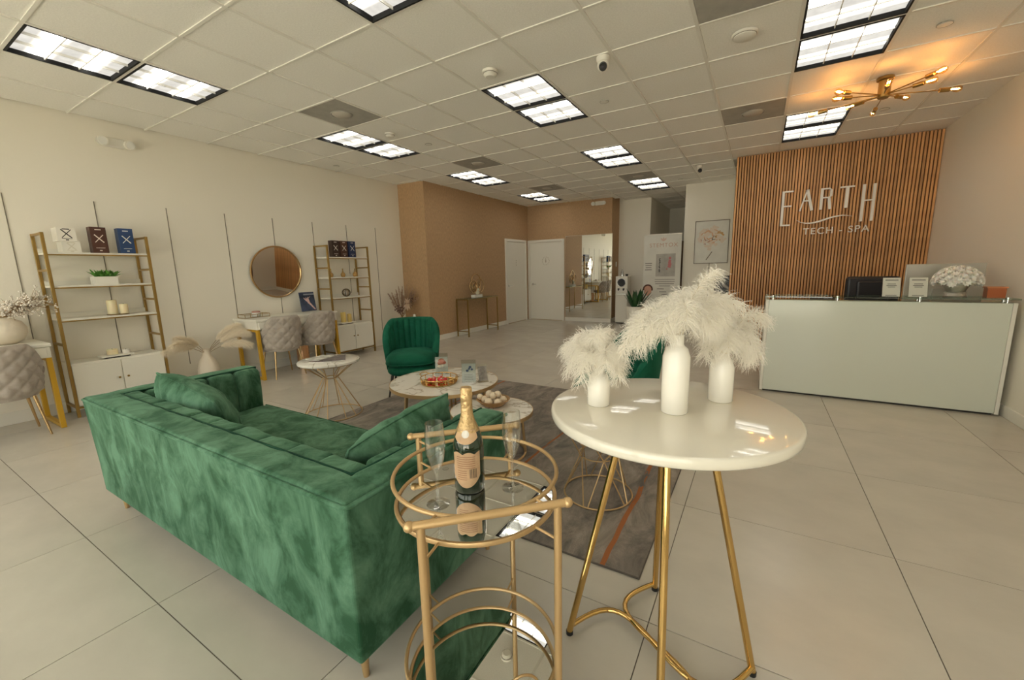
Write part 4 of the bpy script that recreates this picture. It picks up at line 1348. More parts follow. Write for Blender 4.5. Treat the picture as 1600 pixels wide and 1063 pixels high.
# woven rust streaks along the length (a colour of the weave itself)
sep = nt.nodes.new('ShaderNodeSeparateXYZ')
nt.links.new(tc.outputs['Object'], sep.inputs[0])
nw = nt.nodes.new('ShaderNodeTexNoise')
nw.inputs['Scale'].default_value = 1.1
nw.inputs['Detail'].default_value = 3
nt.links.new(tc.outputs['Object'], nw.inputs['Vector'])
def math_(op, a, bval):
    n = nt.nodes.new('ShaderNodeMath')
    n.operation = op
    for i, x in enumerate((a, bval)):
        if isinstance(x, (int, float)):
            n.inputs[i].default_value = x
        else:
            nt.links.new(x, n.inputs[i])
    return n.outputs[0]
sh = math_('MULTIPLY', math_('SUBTRACT', nw.outputs['Fac'], 0.5), 0.10)
acc = None
for xs, wd in ((1.335, 0.012), (0.55, 0.010), (-0.72, 0.012)):
    dd = math_('ABSOLUTE', math_('SUBTRACT', math_('ADD', sep.outputs[0], sh), xs), 0)
    s1 = math_('LESS_THAN', dd, wd)
    acc = s1 if acc is None else math_('MAXIMUM', acc, s1)
acc = math_('MULTIPLY', acc, math_('GREATER_THAN', n1.outputs['Fac'], 0.42))
mx = nt.nodes.new('ShaderNodeMix')
mx.data_type = 'RGBA'
nt.links.new(acc, mx.inputs[0])
nt.links.new(cr.outputs[0], mx.inputs[6])
mx.inputs[7].default_value = (0.34, 0.115, 0.035, 1)
nt.links.new(mx.outputs[2], b.inputs['Base Color'])
bn = nt.nodes.new('ShaderNodeBump')
bn.inputs['Strength'].default_value = 0.5
bn.inputs['Distance'].default_value = 0.01
nf = nt.nodes.new('ShaderNodeTexNoise')
nf.inputs['Scale'].default_value = 160
nt.links.new(tc.outputs['Object'], nf.inputs['Vector'])
nt.links.new(nf.outputs['Fac'], bn.inputs['Height'])
nt.links.new(bn.outputs[0], b.inputs['Normal'])
RG = (-3.35, -0.36, 1.63, 4.12)
t = thing('area_rug', 'grey-brown abstract rug with rust streaks under the coffee tables', 'rug', ((RG[0]+RG[1])/2, (RG[2]+RG[3])/2, 0))
hx, hy = (RG[1]-RG[0])/2, (RG[3]-RG[2])/2
mk('pile', G().b2(-hx, hx, -hy, hy, 0.0005, 0.011), m_rug, t, bevel=0.004)
mk('binding', G().tube([(-hx, -hy, 0.005), (hx, -hy, 0.005), (hx, hy, 0.005), (-hx, hy, 0.005)], 0.0055, 6, True), mat('rug_binding', (0.10, 0.085, 0.07), 0.9), t)
ZR = 0.011

# ---- sofa
SX0, SX1, SY0, SY1, SZ0, SZ1 = -3.19, -0.985, 0.69, 1.55, 0.125, 0.69
t = thing('velvet_sofa', 'green crushed velvet tuxedo sofa with gold legs', 'sofa', ((SX0+SX1)/2, SY0, 0))
hw, D = (SX1-SX0)/2, SY1-SY0
TH = 0.115
fl = 0.02      # outward flare of the top
def u_ring(z, f):
    return [(-hw-f, -f, z), (hw+f, -f, z), (hw+f, D, z), (hw-TH, D, z), (hw-TH, TH, z), (-hw+TH, TH, z), (-hw+TH, D, z), (-hw-f, D, z)]
def u_shell(levels):
    g = G()
    vs = []
    for z, f in levels:
        vs += u_ring(z, f)
    n = 8
    fs = []
    for k in range(len(levels)-1):
        for i in range(n):
            j = (i+1) % n
            fs.append((k*n+i, k*n+j, (k+1)*n+j, (k+1)*n+i))
    o = (len(levels)-1)*n
    for base_ in (0, o):
        q = [(0, 1, 4, 5), (1, 2, 3, 4), (5, 6, 7, 0)]
        for f in q:
            fs.append(tuple(base_+i for i in (f if base_ else f[::-1])))
    return g.add(vs, fs)
mk('outer_frame', u_shell([(SZ0, 0.0), (0.30, 0.004), (0.50, 0.012), (SZ1-0.012, fl)]), m_sofa, t, bevel=0.012, seg=3)
# soft padded roll on top of the frame
def roll(path, w_, h_, z0, closed=False):
    g = G()
    def f(u, v):
        i = min(len(path)-2, int(u*(len(path)-1)))
        s = u*(len(path)-1)-i
        a, b_ = Vector(path[i]), Vector(path[i+1])
        p = a.lerp(b_, s)
        return p
    return g
pad = []
def cushion_box(name, x0, x1, y0, y1, z0, z1, m, par, r=0.03, wr=0.0, seed=0, n=14, puff=0.0):
    """rounded, slightly puffed upholstered block (superellipsoid shaped grid)"""
    R_ = random.Random(seed)
    ph = [R_.uniform(0, 6.28) for _ in range(6)]
    cx, cy, cz = (x0+x1)/2, (y0+y1)/2, (z0+z1)/2
    hx_, hy_, hz_ = (x1-x0)/2, (y1-y0)/2, (z1-z0)/2
    bm = bmesh.new()
    bmesh.ops.create_cube(bm, size=2.0)
    bmesh.ops.subdivide_edges(bm, edges=bm.edges, cuts=n, use_grid_fill=True)
    g = G()
    bm.verts.ensure_lookup_table()
    for v in bm.verts:
        px, py, pz = v.co.x*hx_, v.co.y*hy_, v.co.z*hz_
        ix, iy, iz = max(-hx_+r, min(hx_-r, px)), max(-hy_+r, min(hy_-r, py)), max(-hz_+r, min(hz_-r, pz))
        d_ = Vector((px-ix, py-iy, pz-iz))
        if d_.length > 1e-9:
            # fold the cube corner onto a rounded edge
            m_ = max(abs(d_.x), abs(d_.y), abs(d_.z))
            d_ = d_.normalized()*m_
        q = Vector((ix, iy, iz))+d_
        fx, fy, fz = 1-v.co.x**2, 1-v.co.y**2, 1-v.co.z**2
        q.z += puff*v.co.z*fx*fy
        q.y += puff*v.co.y*fx*fz
        w_ = wr*(math.sin(px*19+ph[0]+py*7)*math.sin(pz*17+ph[1]+px*5)+0.6*math.sin(px*41+py*33+ph[2]+pz*29))
        q.z += w_*(1 if v.co.z > 0 else 0.3)
        q.y += w_*0.5
        g.v.append((q.x+cx, q.y+cy, q.z+cz))
    g.f = [tuple(v.index for v in f.verts) for f in bm.faces]
    bm.free()
    return mk(name, g, m, par, 180)
# top pads along back and arms
cushion_box('top_pad', -hw-0.012, hw+0.012, -0.014, TH-0.001, SZ1-0.035, SZ1+0.004, m_sofa, t, 0.014, 0.0022, 1, 40)
for s in (-1, 1):
    a, b_ = sorted((s*(hw+0.013), s*(hw-TH+0.001)))
    cushion_box('top_pad', a, b_, TH-0.02, D-0.004, SZ1-0.035, SZ1+0.0035, m_sofa, t, 0.014, 0.002, 2+s, 24)
# inner upholstered channels (back and arms)
NB = 10
wI = 2*(hw-TH)
for k in range(NB):
    x0 = -hw+TH+wI*k/NB
    cushion_box('back_channel', x0-0.004, x0+wI/NB+0.004, TH-0.012, TH+0.085, 0.38, SZ1-0.002, m_sofa, t, 0.022, 0.0025, 40+k, 12, 0.004)
for s in (-1, 1):
    NA = 4
    L0, L1 = TH+0.09, D-0.012
    for k in range(NA):
        y0, y1 = L0+(L1-L0)*k/NA, L0+(L1-L0)*(k+1)/NA
        a, b_ = sorted((s*(hw-TH+0.010), s*(hw-TH-0.065)))
        cushion_box('arm_channel', a, b_, y0+0.001, y1-0.001, 0.38, SZ1-0.004, m_sofa, t, 0.026, 0.0015, 60+k+9*s, 10, 0.004)
# seat
mk('seat_base', G().b2(-hw+TH-0.01, hw-TH+0.01, TH-0.01, D-0.015, SZ0+0.002, 0.29), m_sofa, t, bevel=0.012)
cushion_box('seat_cushion', -hw+TH+0.055, hw-TH-0.055, TH+0.085, D+0.005, 0.285, 0.425, m_sofa, t, 0.035, 0.002, 7, 30, 0.012)
zz = 0.4
mk('seat_piping', G().tube([(-hw+TH+0.06, D-0.002, 0.412), (0, D+0.002, 0.414), (hw-TH-0.06, D-0.002, 0.412)], 0.006, 8), m_sofa, t, 60)
# piping
zt = SZ1-0.012
mk('piping', G().tube([(-hw-fl, D, zt), (-hw-fl+0.002, -fl+0.015, zt), (-hw-fl+0.015, -fl+0.002, zt), (hw+fl-0.015, -fl+0.002, zt), (hw+fl-0.002, -fl+0.015, zt), (hw+fl, D, zt)], 0.0075, 8), m_sofa, t, 60)
zt = SZ1-0.002
mk('piping', G().tube([(-hw+TH, D-0.01, zt), (-hw+TH, TH+0.01, zt), (-hw+TH+0.01, TH, zt), (hw-TH-0.01, TH, zt), (hw-TH, TH+0.01, zt), (hw-TH, D-0.01, zt)], 0.006, 8), velvet('dark_seam_velvet', (0.006, 0.035, 0.02), (0.02, 0.08, 0.045), 0.2, 6, (1, 1, 1)), t, 60)
for x, y in ((-hw+0.07, 0.06), (hw-0.07, 0.06), (-hw+0.07, D-0.07), (hw-0.07, D-0.07)):
    mk('leg', G().cyl((x, y, SZ0+0.004), (x+(0.006 if x > 0 else -0.006), y, 0.0), 0.019, 0.010, 14), m_golds, t, 60)

# ---- loose cushions
def pillow(loc, M, w_, h_, th, label, seed):
    R_ = random.Random(seed)
    ph = [R_.uniform(0, 6.28) for _ in range(8)]
    def side(sg):
        def f(u, v):
            x, y = 2*u-1, 2*v-1
            ex = (1-abs(x)**2.6)
            ey = (1-abs(y)**2.6)
            z = sg*th/2*max(0, ex*ey)**0.55
            pin = 1-0.07*x*x*y*y-0.04*(1-abs(y))*abs(x)**3
            pin2 = 1-0.07*x*x*y*y-0.04*(1-abs(x))*abs(y)**3
            wr = 0.014*math.sin(x*7+ph[0]+2.5*math.sin(y*4+ph[1]))*math.sin(y*6+ph[2])+0.010*math.sin(x*15+y*11+ph[3]+1.5*math.sin(y*9))
            z += wr*max(0, ex*ey)**0.5*(1 if sg > 0 else 0.6)
            return tuple(M @ Vector((x*w_/2*pin2, y*h_/2*pin, z)))
        return f
    g = G()
    g.grid(side(1), 40, 40)
    g.grid(side(-1), 40, 40)
    bt = thing('throw_pillow', label, 'pillow', loc)
    mk('pillow_cover', g, m_sofa, bt, 180)
    ed = []
    for k in range(80):
        s = k/20
        x, y = ((-1+2*(s % 1), -1), (1, -1+2*(s % 1)), (1-2*(s % 1), 1), (-1, 1-2*(s % 1)))[int(s)]
        ed.append(M @ Vector((x*w_/2*(1-0.07*x*x*y*y-0.04*(1-abs(x))*abs(y)**3), y*h_/2*(1-0.07*x*x*y*y-0.04*(1-abs(y))*abs(x)**3), 0)))
    mk('piping', G().tube(ed, 0.005, 6, True), m_sofa, bt, 60)
    return bt
# leaning on the back at the left end, and on the right arm
def lean(yaw, tilt, roll_=0.0):
    return Matrix.Rotation(yaw, 3, 'Z') @ Matrix.Rotation(tilt, 3, 'X') @ Matrix.Rotation(roll_, 3, 'Z')
pillow((-2.69, 1.02, 0.565), lean(0.0, 1.95, -0.22), 0.58, 0.44, 0.24, 'green velvet pillow leaning in the far back corner of the sofa', 3)
pillow((-1.30, 1.20, 0.555), lean(PI/2, 1.92, 0.14), 0.58, 0.42, 0.20, 'wrinkled green velvet pillow leaning on the sofa arm by the bar cart', 11)

# ---- emerald channel-back chairs
def channel_chair(loc, rz, label, z0=ZR):
    t = thing('channel_chair', label, 'chair', loc, rz, 'emerald channel chairs')     # local: front = -Y
    A = 1.85
    def prof(a):
        q = min(1, abs(a)/A)
        return 0.80-0.36*max(0, (q-0.42)/0.58)**1.7
    NCH = 15
    def f(inner):
        def h(u, v):
            a = (u-0.5)*2*A
            zt_ = prof(a)
            zb = 0.26
            z = zb+(zt_-zb)*v
            q = (z-0.26)/0.54
            Rx = 0.285+0.055*q
            Ry = 0.275+0.075*q
            if inner:
                c = abs(math.sin((u*NCH)*PI))**0.6
                Rx -= 0.055+0.016*c*min(1, (1-v)/0.06+0.15)
                Ry -= 0.055+0.016*c*min(1, (1-v)/0.06+0.15)
            e = (1-v)/0.05
            if e < 1:
                k = 0.022*(1-e)**2
                Rx += k if inner else -k
                Ry += k if inner else -k
            return (Rx*math.sin(a), Ry*math.cos(a)*1.0, z)
        return h
    g = G()
    nu, nv = 150, 22
    g.grid(f(False), nu, nv)
    n0 = len(g.v)
    g.grid(f(True), nu, nv)
    w = nu+1
    per = [i for i in range(nu)]+[nu+j*w for j in range(nv)]+[nv*w+i for i in range(nu, 0, -1)]+[j*w for j in range(nv, 0, -1)]
    for k in range(len(per)):
        a, b_ = per[k], per[(k+1) % len(per)]
        g.f.append((a, b_, n0+b_, n0+a))
    mk('backrest', g, m_gchair, t, 60)
    # seat: rounded front
    def seat(zc, hh, grow):
        def h(u, v):
            a = 2*PI*u
            s = math.sin(PI*v)**0.32
            x = math.copysign(abs(math.cos(a))**0.62, math.cos(a))*(0.272+grow)*s
            y = math.copysign(abs(math.sin(a))**0.62, math.sin(a))*(0.30+grow)*s-0.045
            return (x, y, zc-hh*math.cos(PI*v))
        return h
    mk('seat_cushion', G().grid(seat(0.385, 0.075, 0.0), 48, 14, cu=True), m_gchair, t, 180)
    mk('seat_base', G().grid(seat(0.275, 0.06, -0.008), 48, 12, cu=True), m_gchair, t, 180)
    mk('piping', G().tube([tuple(Vector(seat(0.385, 0.075, 0.003)(k/60, 0.5))-Vector((0, 0, 0.03))) for k in range(60)], 0.006, 6, True), m_gchair, t, 60)
    for sx, sy in ((-1, -1), (1, -1), (-1, 1), (1, 1)):
        lg = mk('leg', G().cyl((sx*0.20, sy*0.20-0.03, 0.23), (sx*0.245, sy*0.24-0.03, 0.0), 0.016, 0.009, 12), m_dark, t, 60)
    return t
channel_chair((-3.33, 3.36, ZR), math.atan2(0.62, 0.78)+0.02+PI/2-PI/2-0.0, 'emerald velvet channel chair facing the coffee table, beside the magazines table')
channel_chair((-0.92, 3.24, ZR), -0.78, 'emerald velvet channel chair partly hidden behind the feather vases')

# ---- marble coffee tables
def coffee(loc, r, zt, label, legs):
    t = thing('coffee_table', label, 'coffee table', loc, 0, 'marble coffee tables')
    mk('tabletop', G().lathe([(0, zt-0.022), (r-0.004, zt-0.022), (r-0.004, zt), (0, zt)], n=64), m_marble, t, 40)
    mk('top_rim', G().lathe([(r-0.004, zt-0.026), (r, zt-0.026), (r, zt+0.001), (r-0.004, zt+0.001)], n=64, loop=True), m_golds, t, 40)
    mk('under_ring', G().ring((0, 0, zt-0.035), r*0.72, 0.010, 48, 8), m_golds, t, 60)
    for k in range(legs):
        a = 2*PI*k/legs+0.5
        for s in (-1, 1):
            b_ = a+s*0.055
            mk('leg', G().cyl((r*0.72*math.cos(b_), r*0.72*math.sin(b_), zt-0.035), (r*0.80*math.cos(b_), r*0.80*math.sin(b_), 0.012), 0.010, n=10), m_golds, t, 60)
    mk('base_ring', G().ring((0, 0, 0.010), r*0.80, 0.009, 48, 8), m_golds, t, 60)
    return t
coffee((-2.25, 2.63, ZR), 0.455, 0.41, 'large round white marble coffee table with gold rim and gold tray', 4)
coffee((-1.60, 2.37, ZR), 0.30, 0.335, 'smaller round white marble coffee table carrying the wooden bowl', 3)
ZB, ZSm = ZR+0.411, ZR+0.336

# gold tray with red wrapped sweets
t = thing('gold_tray', 'round gold tray with beaded gallery on the marble table', 'tray', (-2.24, 2.55, ZB))
mk('tray_plate', G().lathe([(0, 0.006), (0.145, 0.006), (0.15, 0.012), (0.146, 0.0), (0, 0.0)], n=48), m_goldp, t, 40)
mk('gallery_rail', G().ring((0, 0, 0.05), 0.152, 0.004, 48, 7), m_goldp, t, 60)
for k in range(12):
    a = 2*PI*k/12
    mk('gallery_post', G().cyl((0.149*math.cos(a), 0.149*math.sin(a), 0.008), (0.152*math.cos(a), 0.152*math.sin(a), 0.05), 0.003, n=6).ball((0.151*math.cos(a), 0.151*math.sin(a), 0.028), 0.007, 8, 6), m_goldp, t, 60)
for s in (-1, 1):
    mk('tray_handle', G().tube([(s*0.148, -0.05, 0.05), (s*0.178, -0.04, 0.062), (s*0.19, 0, 0.066), (s*0.178, 0.04, 0.062), (s*0.148, 0.05, 0.05)], 0.004, 7), m_goldp, t, 60)
m_red = mat('red_foil', (0.60, 0.02, 0.025), 0.3)
m_gdot = mat('sweet_gold', (0.65, 0.42, 0.16), 0.35, 0.6)
R = random.Random(17)
for k, (x, y) in enumerate(((-0.06, -0.05), (-0.01, -0.055), (0.055, -0.035), (-0.055, 0.0), (0.0, 0.005), (0.05, 0.02), (-0.025, 0.05))):
    t = thing('red_sweet', 'red foil-wrapped sweet with twisted pale top on the gold tray', 'sweet', (-2.24+x, 2.55+y, ZB+0.007), R.uniform(0, 3), 'red sweets on the gold tray')
    mk('wrapped_ball', G().ball((0, 0, 0.019), 0.019, 14, 10), m_red, t, 180)
    mk('paper_cup', G().lathe([(0.010, 0), (0.0185, 0.010), (0.0175, 0.010), (0.009, 0.001)], n=14, loop=True), m_gdot, t)
    mk('twist', G().lathe([(0.004, 0.036), (0.010, 0.046), (0.002, 0.043)], n=10), mat('pale_foil', (0.75, 0.55, 0.48), 0.4), t)
# acrylic card holders on the marble table
def card_holder(x, y, w, h, rz, label, blot, op=True):
    t = thing('card_holder', label, 'card holder', (x, y, ZB), rz)
    mk('acrylic_front', G().b2(-w/2, w/2, -0.007, -0.005, 0, h), m_acryl, t)
    mk('acrylic_foot', G().b2(-w/2, w/2, -0.03, 0.03, 0, 0.003), m_acryl, t)
    c = mk('printed_card', G().b2(-w/2+0.003, w/2-0.003, -0.004, -0.003, 0.004, h*0.82), mat('card_pale', (0.66, 0.68, 0.66), 0.5, noise=(9, 0.12, (1, 1, 1))), t)
    g = G()
    for (bx, bz, br) in blot:
        g.ball((bx*w, -0.0043, bz*h), br, 12, 6, (1, 0.03, 0.9))
    mk('printed_motif', g, mat('motif_rose' if op else 'motif_blue', (0.55, 0.16, 0.10) if op else (0.10, 0.14, 0.30), 0.5), c)
    ln = G()
    for k in range(4):
        ln.b2(-w*0.32, w*(0.30-0.05*(k % 2)), -0.0046, -0.0038, h*(0.10+0.07*k), h*(0.115+0.07*k))
    mk('printed_text_lines', ln, m_ink, c)
card_holder(-2.42, 2.80, 0.12, 0.19, 0.50, 'acrylic card holder with rosy motif behind the gold tray', ((0.0, 0.60, 0.032), (-0.15, 0.52, 0.02), (0.18, 0.55, 0.02)))
card_holder(-2.03, 2.685, 0.12, 0.19, 0.55, 'acrylic card holder with small blue dots beside the gold tray', ((0.1, 0.66, 0.012), (0.22, 0.56, 0.010), (-0.1, 0.50, 0.012), (0.02, 0.58, 0.009)), False)
t = thing('phone_stand', 'slanted clear acrylic stand at the marble table edge', 'stand', (-1.93, 2.74, ZB), 0.9)
mk('stand_plate', G().box((0, 0, 0.075), (0.09, 0.003, 0.15), M=Matrix.Rotation(-0.35, 3, 'X')), m_acryl, t)
mk('stand_foot', G().b2(-0.045, 0.045, -0.035, 0.03, 0, 0.003), m_acryl, t)
mk('card_edge', G().box((0, -0.004, 0.07), (0.075, 0.0015, 0.12), M=Matrix.Rotation(-0.35, 3, 'X')), mat('card_dark', (0.22, 0.20, 0.18), 0.5, noise=(20, 0.5, (1, 1, 1))), t)

# wooden bowl of white balls
BC = Vector((-1.63, 2.44, ZSm))
t = thing('wooden_bowl', 'shallow wooden bowl on the smaller marble table', 'bowl', BC)
mk('bowl_body', G().lathe([(0, 0), (0.05, 0), (0.08, 0.012), (0.125, 0.055), (0.118, 0.057), (0.075, 0.02), (0, 0.01)], n=32), mat('bowl_wood', (0.34, 0.19, 0.07), 0.5, noise=(8, 0.3, (1, 1, 4))), t, 60)
for k, (x, y, z, r) in enumerate(((-0.06, -0.02, 0.044, 0.029), (0.0, -0.06, 0.046, 0.03), (0.06, -0.03, 0.044, 0.028), (0.065, 0.035, 0.046, 0.028), (0.01, 0.065, 0.046, 0.029), (-0.055, 0.045, 0.045, 0.028), (0.0, 0.0, 0.042, 0.03), (-0.03, -0.005, 0.088, 0.028), (0.032, 0.012, 0.088, 0.028), (-0.095, -0.035, 0.066, 0.022), (0.02, -0.03, 0.090, 0.024))):
    tag(mk('decor_ball', G().ball((0, 0, 0), r, 14, 10), mat('decor_cream', (0.74, 0.62, 0.46), 0.7, bump=(60, 0.6)), None, 180, loc=BC+Vector((x, y, z))), 'cream textured decorative ball in the wooden bowl', 'decorative ball', 'cream balls in the wooden bowl')

# ---- hourglass wire side tables
def hourglass(loc, rt, rw, rb, zw, zt, label, m, top_m, n=8, criss=False, rot=0.0):
    t = thing('wire_side_table', label, 'side table', loc, rot)
    mk('tabletop', G().lathe([(0, zt-0.025), (rt-0.006, zt-0.025), (rt, zt-0.020), (rt, zt-0.003), (rt-0.004, zt), (0, zt)], n=48), top_m, t, 40)
    mk('top_ring', G().ring((0, 0, zt-0.03), rt*0.86, 0.005, 40, 7), m, t, 60)
    mk('waist_ring', G().ring((0, 0, zw), rw, 0.004, 32, 7), m, t, 60)
    mk('base_ring', G().ring((0, 0, 0.006), rb, 0.005, 48, 7), m, t, 60)
    for k in range(n):
        for s in (-1, 1):
            a = 2*PI*k/n
            tw = (PI/n)*s*(0.45 if criss else 1.0)
            w0 = (rw*math.cos(a), rw*math.sin(a), zw)
            mk('wire', G().tube([(rt*0.86*math.cos(a+tw*0.9), rt*0.86*math.sin(a+tw*0.9), zt-0.03), w0], 0.0038, 6), m, t)
            mk('wire', G().tube([w0, (rb*math.cos(a+tw*0.9), rb*math.sin(a+tw*0.9), 0.006)], 0.0038, 6), m, t)
    return t
hourglass((-3.44, 2.38, ZR), 0.272, 0.065, 0.26, 0.36, 0.53, 'hourglass wire side table with marble top stacked with magazines', m_golds, m_marble, 6, criss=True)
hourglass((-0.745, 2.21, ZR), 0.24, 0.112, 0.198, 0.25, 0.46, 'hourglass wire side table standing behind the cocktail table legs', m_golds, m_marble, 5, rot=0.3)
# magazines
for k, (dx, dy, rz, w_, h_, col, nm) in enumerate(((-0.02, 0.0, 0.5, 0.21, 0.28, (0.32, 0.26, 0.24), 'grey-brown'), (0.04, 0.03, 0.9, 0.20, 0.27, (0.14, 0.12, 0.13), 'dark'), (-0.08, -0.03, 0.2, 0.15, 0.21, (0.60, 0.56, 0.50), 'pale'))):
    t = thing('magazine', '%s covered magazine lying on the wire side table' % nm, 'magazine', (-3.44+dx, 2.38+dy, 0.541+0.007*k), rz, 'magazines on the side table')
    mk('pages', G().b2(-w_/2, w_/2, -h_/2, h_/2, 0, 0.005), m_paper, t)
    mk('cover', G().b2(-w_/2-0.001, w_/2+0.001, -h_/2-0.001, h_/2+0.001, 0.005, 0.0066), mat('mag_'+nm, col, 0.3, noise=(14, 0.8, (1, 1, 1))), t)

# ================================================================== COCKTAIL TABLE
CT = Vector((-0.222, 1.313, 0))
t = thing('cocktail_table', 'round glossy white cocktail table on four gold legs', 'table', CT)
m_gloss = mat('gloss_white', (0.78, 0.74, 0.64), 0.07, Coat_Weight=0.4)
r = 0.362
mk('tabletop', G().lathe([(0, 0.868), (r-0.006, 0.868), (r-0.001, 0.873), (r, 0.88), (r, 0.893), (r-0.003, 0.898), (r-0.010, 0.90), (0, 0.90)], n=96), m_gloss, t, 50)
feet = [Vector((-0.517, 1.235, 0))-CT, Vector((-0.288, 1.605, 0))-CT, Vector((0.068, 1.385, 0))-CT, Vector((-0.156, 1.020, 0))-CT]
for k, f in enumerate(feet):
    q = f*0.40
    lg = mk('leg', G().cyl(q+Vector((0, 0, 0.868)), f+Vector((0, 0, 0.012)), 0.0115, n=16), m_goldp, t, 60)
    mk('foot_cap', G().cyl(f+Vector((0, 0, 0.014)), f, 0.013, n=14), m_black, lg, 40)
    mk('top_plate', G().cyl(q+Vector((0, 0, 0.868)), q+Vector((0, 0, 0.862)), 0.03, n=18), m_goldp, lg, 40)
# two floor stretchers, each a soft S bent between neighbouring feet
for a, b_ in ((0, 2), (1, 3)):
    A_, B_ = feet[a]+Vector((0, 0, 0.03)), feet[b_]+Vector((0, 0, 0.03))
    mid = Vector((0, 0, 0.03))
    n_ = (B_-A_).cross(Vector((0, 0, 1))).normalized()*0.115
    pts = []
    for i in range(25):
        s = i/24
        w_ = math.sin(2*PI*s)
        pts.append(A_.lerp(B_, s)+n_*w_*(-1 if a == 0 else 1))
    mk('stretcher', G().tube(pts, 0.0095, 10), m_goldp, t, 60)

# ---- three white bottle vases with ostrich feathers
def bottle_vase(x, y, rb, hb, hn, rn, label):
    t = thing('bottle_vase', label, 'vase', (x, y, 0.90))
    mk('vase_body', G().lathe([(0, 0), (rb-0.004, 0), (rb, 0.004), (rb, hb-0.018), (rb-0.004, hb-0.006), (rb*0.80, hb+0.006), (rn+0.003, hb+0.013), (rn, hb+0.018), (rn, hn-0.006), (rn+0.002, hn-0.002), (rn+0.001, hn), (rn-0.003, hn), (rn-0.004, hb+0.02), (0, hb)], n=40), m_cera, t, 50)
    return t
V1, V2, V3 = (-0.421, 1.245), (-0.195, 1.280), (-0.083, 1.460)
bottle_vase(*V1, 0.036, 0.092, 0.124, 0.0185, 'shortest white bottle vase, at the cocktail table edge')
bottle_vase(*V2, 0.039, 0.192, 0.240, 0.0195, 'tallest white bottle vase on the cocktail table')
bottle_vase(*V3, 0.037, 0.132, 0.160, 0.0195, 'medium-height white bottle vase with drooping feathers')
m_feath = mat('ostrich_down', (0.95, 0.925, 0.87), 0.85, Sheen_Weight=0.2)
nt = m_feath.node_tree
tl = nt.nodes.new('ShaderNodeBsdfTranslucent')
tl.inputs[0].default_value = (0.96, 0.935, 0.87, 1)
mxs = nt.nodes.new('ShaderNodeMixShader')
mxs.inputs[0].default_value = 0.5
nt.links.new(nt.nodes['Principled BSDF'].outputs[0], mxs.inputs[1])
nt.links.new(tl.outputs[0], mxs.inputs[2])
nt.links.new(mxs.outputs[0], nt.nodes['Material Output'].inputs[0])
m_quill = mat('quill', (0.66, 0.56, 0.38), 0.5)
RIGHT = Vector((0.858, 0.513, 0))     # across the table as the vases face the sofa side
FWD = Vector((-0.513, 0.858, 0))
def feather(vase, zmouth, p1, p2, p3, blen, nb, seed, label, group):
    R_ = random.Random(seed)
    o = thing('ostrich_feather', label, 'feather', (vase[0], vase[1], 0.90+zmouth), 0, group)
    def W(p):
        return RIGHT*p[0]+FWD*p[2]+Vector((0, 0, p[1]))
    P = [Vector((0, 0, -0.05)), W(p1), W(p2), W(p3)]
    def bez(s):
        return P[0]*(1-s)**3+P[1]*3*s*(1-s)**2+P[2]*3*s*s*(1-s)+P[3]*s**3
    def dbez(s):
        return ((P[1]-P[0])*3*(1-s)**2+(P[2]-P[1])*6*s*(1-s)+(P[3]-P[2])*3*s*s).normalized()
    mk('quill', G().tube([bez(i/14) for i in range(15)], [0.0016-0.0011*i/14 for i in range(15)], 5), m_quill, o, 60)
    vs, fs = [], []
    for k in range(nb):
        s = 0.16+0.84*(k+R_.random())/nb
        sgn = 1 if k % 2 else -1
        a = bez(s)
        td = dbez(s)
        up = Vector((0, 0, 1))
        sd = td.cross(up)
        if sd.length < 0.1:
            sd = td.cross(FWD)
        sd.normalize()
        nrm = sd.cross(td).normalized()
        ang = R_.gauss(0, 0.75)
        d = (sd*sgn*math.cos(ang)+nrm*math.sin(ang))*0.80+td*R_.uniform(0.25, 0.75)
        d.normalize()
        env = min(1, (s-0.15)/0.2)*(0.55+0.45*math.sin(PI*min(1, s*0.9+0.05)))
        L = blen*env*R_.uniform(0.65, 1.12)
        wd = d.cross(Vector((R_.gauss(0, 1), R_.gauss(0, 1), R_.gauss(0, 1)))).normalized()
        dr = Vector((0, 0, -1))*L*R_.uniform(0.35, 0.75)
        cv = Vector((R_.gauss(0, 1), R_.gauss(0, 1), R_.gauss(0, 1)))*L*0.10
        n0 = len(vs)
        N = 5
        for i in range(N+1):
            q = i/N
            c = a+d*L*q+dr*q*q*1.0+cv*math.sin(PI*q)
            w_ = 0.0011*(1-0.75*q)
            vs += [tuple(c-wd*w_), tuple(c+wd*w_)]
        for i in range(N):
            b0 = n0+2*i
            fs.append((b0, b0+1, b0+3, b0+2))
        # fine barbules give the downy edge
        for j in range(3):
            q = R_.uniform(0.35, 0.95)
            c = a+d*L*q+dr*q*q+cv*math.sin(PI*q)
            e = c+(d*0.5+Vector((R_.gauss(0, 0.7), R_.gauss(0, 0.7), R_.gauss(-0.3, 0.6)))).normalized()*L*R_.uniform(0.15, 0.28)
            n0 = len(vs)
            vs += [tuple(c-wd*0.0006), tuple(c+wd*0.0006), tuple(e)]
            fs.append((n0, n0+1, n0+2))
    me = bpy.data.meshes.new('barbs')
    me.from_pydata(vs, [], fs)
    me.materials.append(m_feath)
    me.polygons.foreach_set('use_smooth', [True]*len(me.polygons))
    b_ = bpy.data.objects.new('barbs', me)
    C.objects.link(b_)
    b_.parent = o
    b_['kind'] = 'stuff'
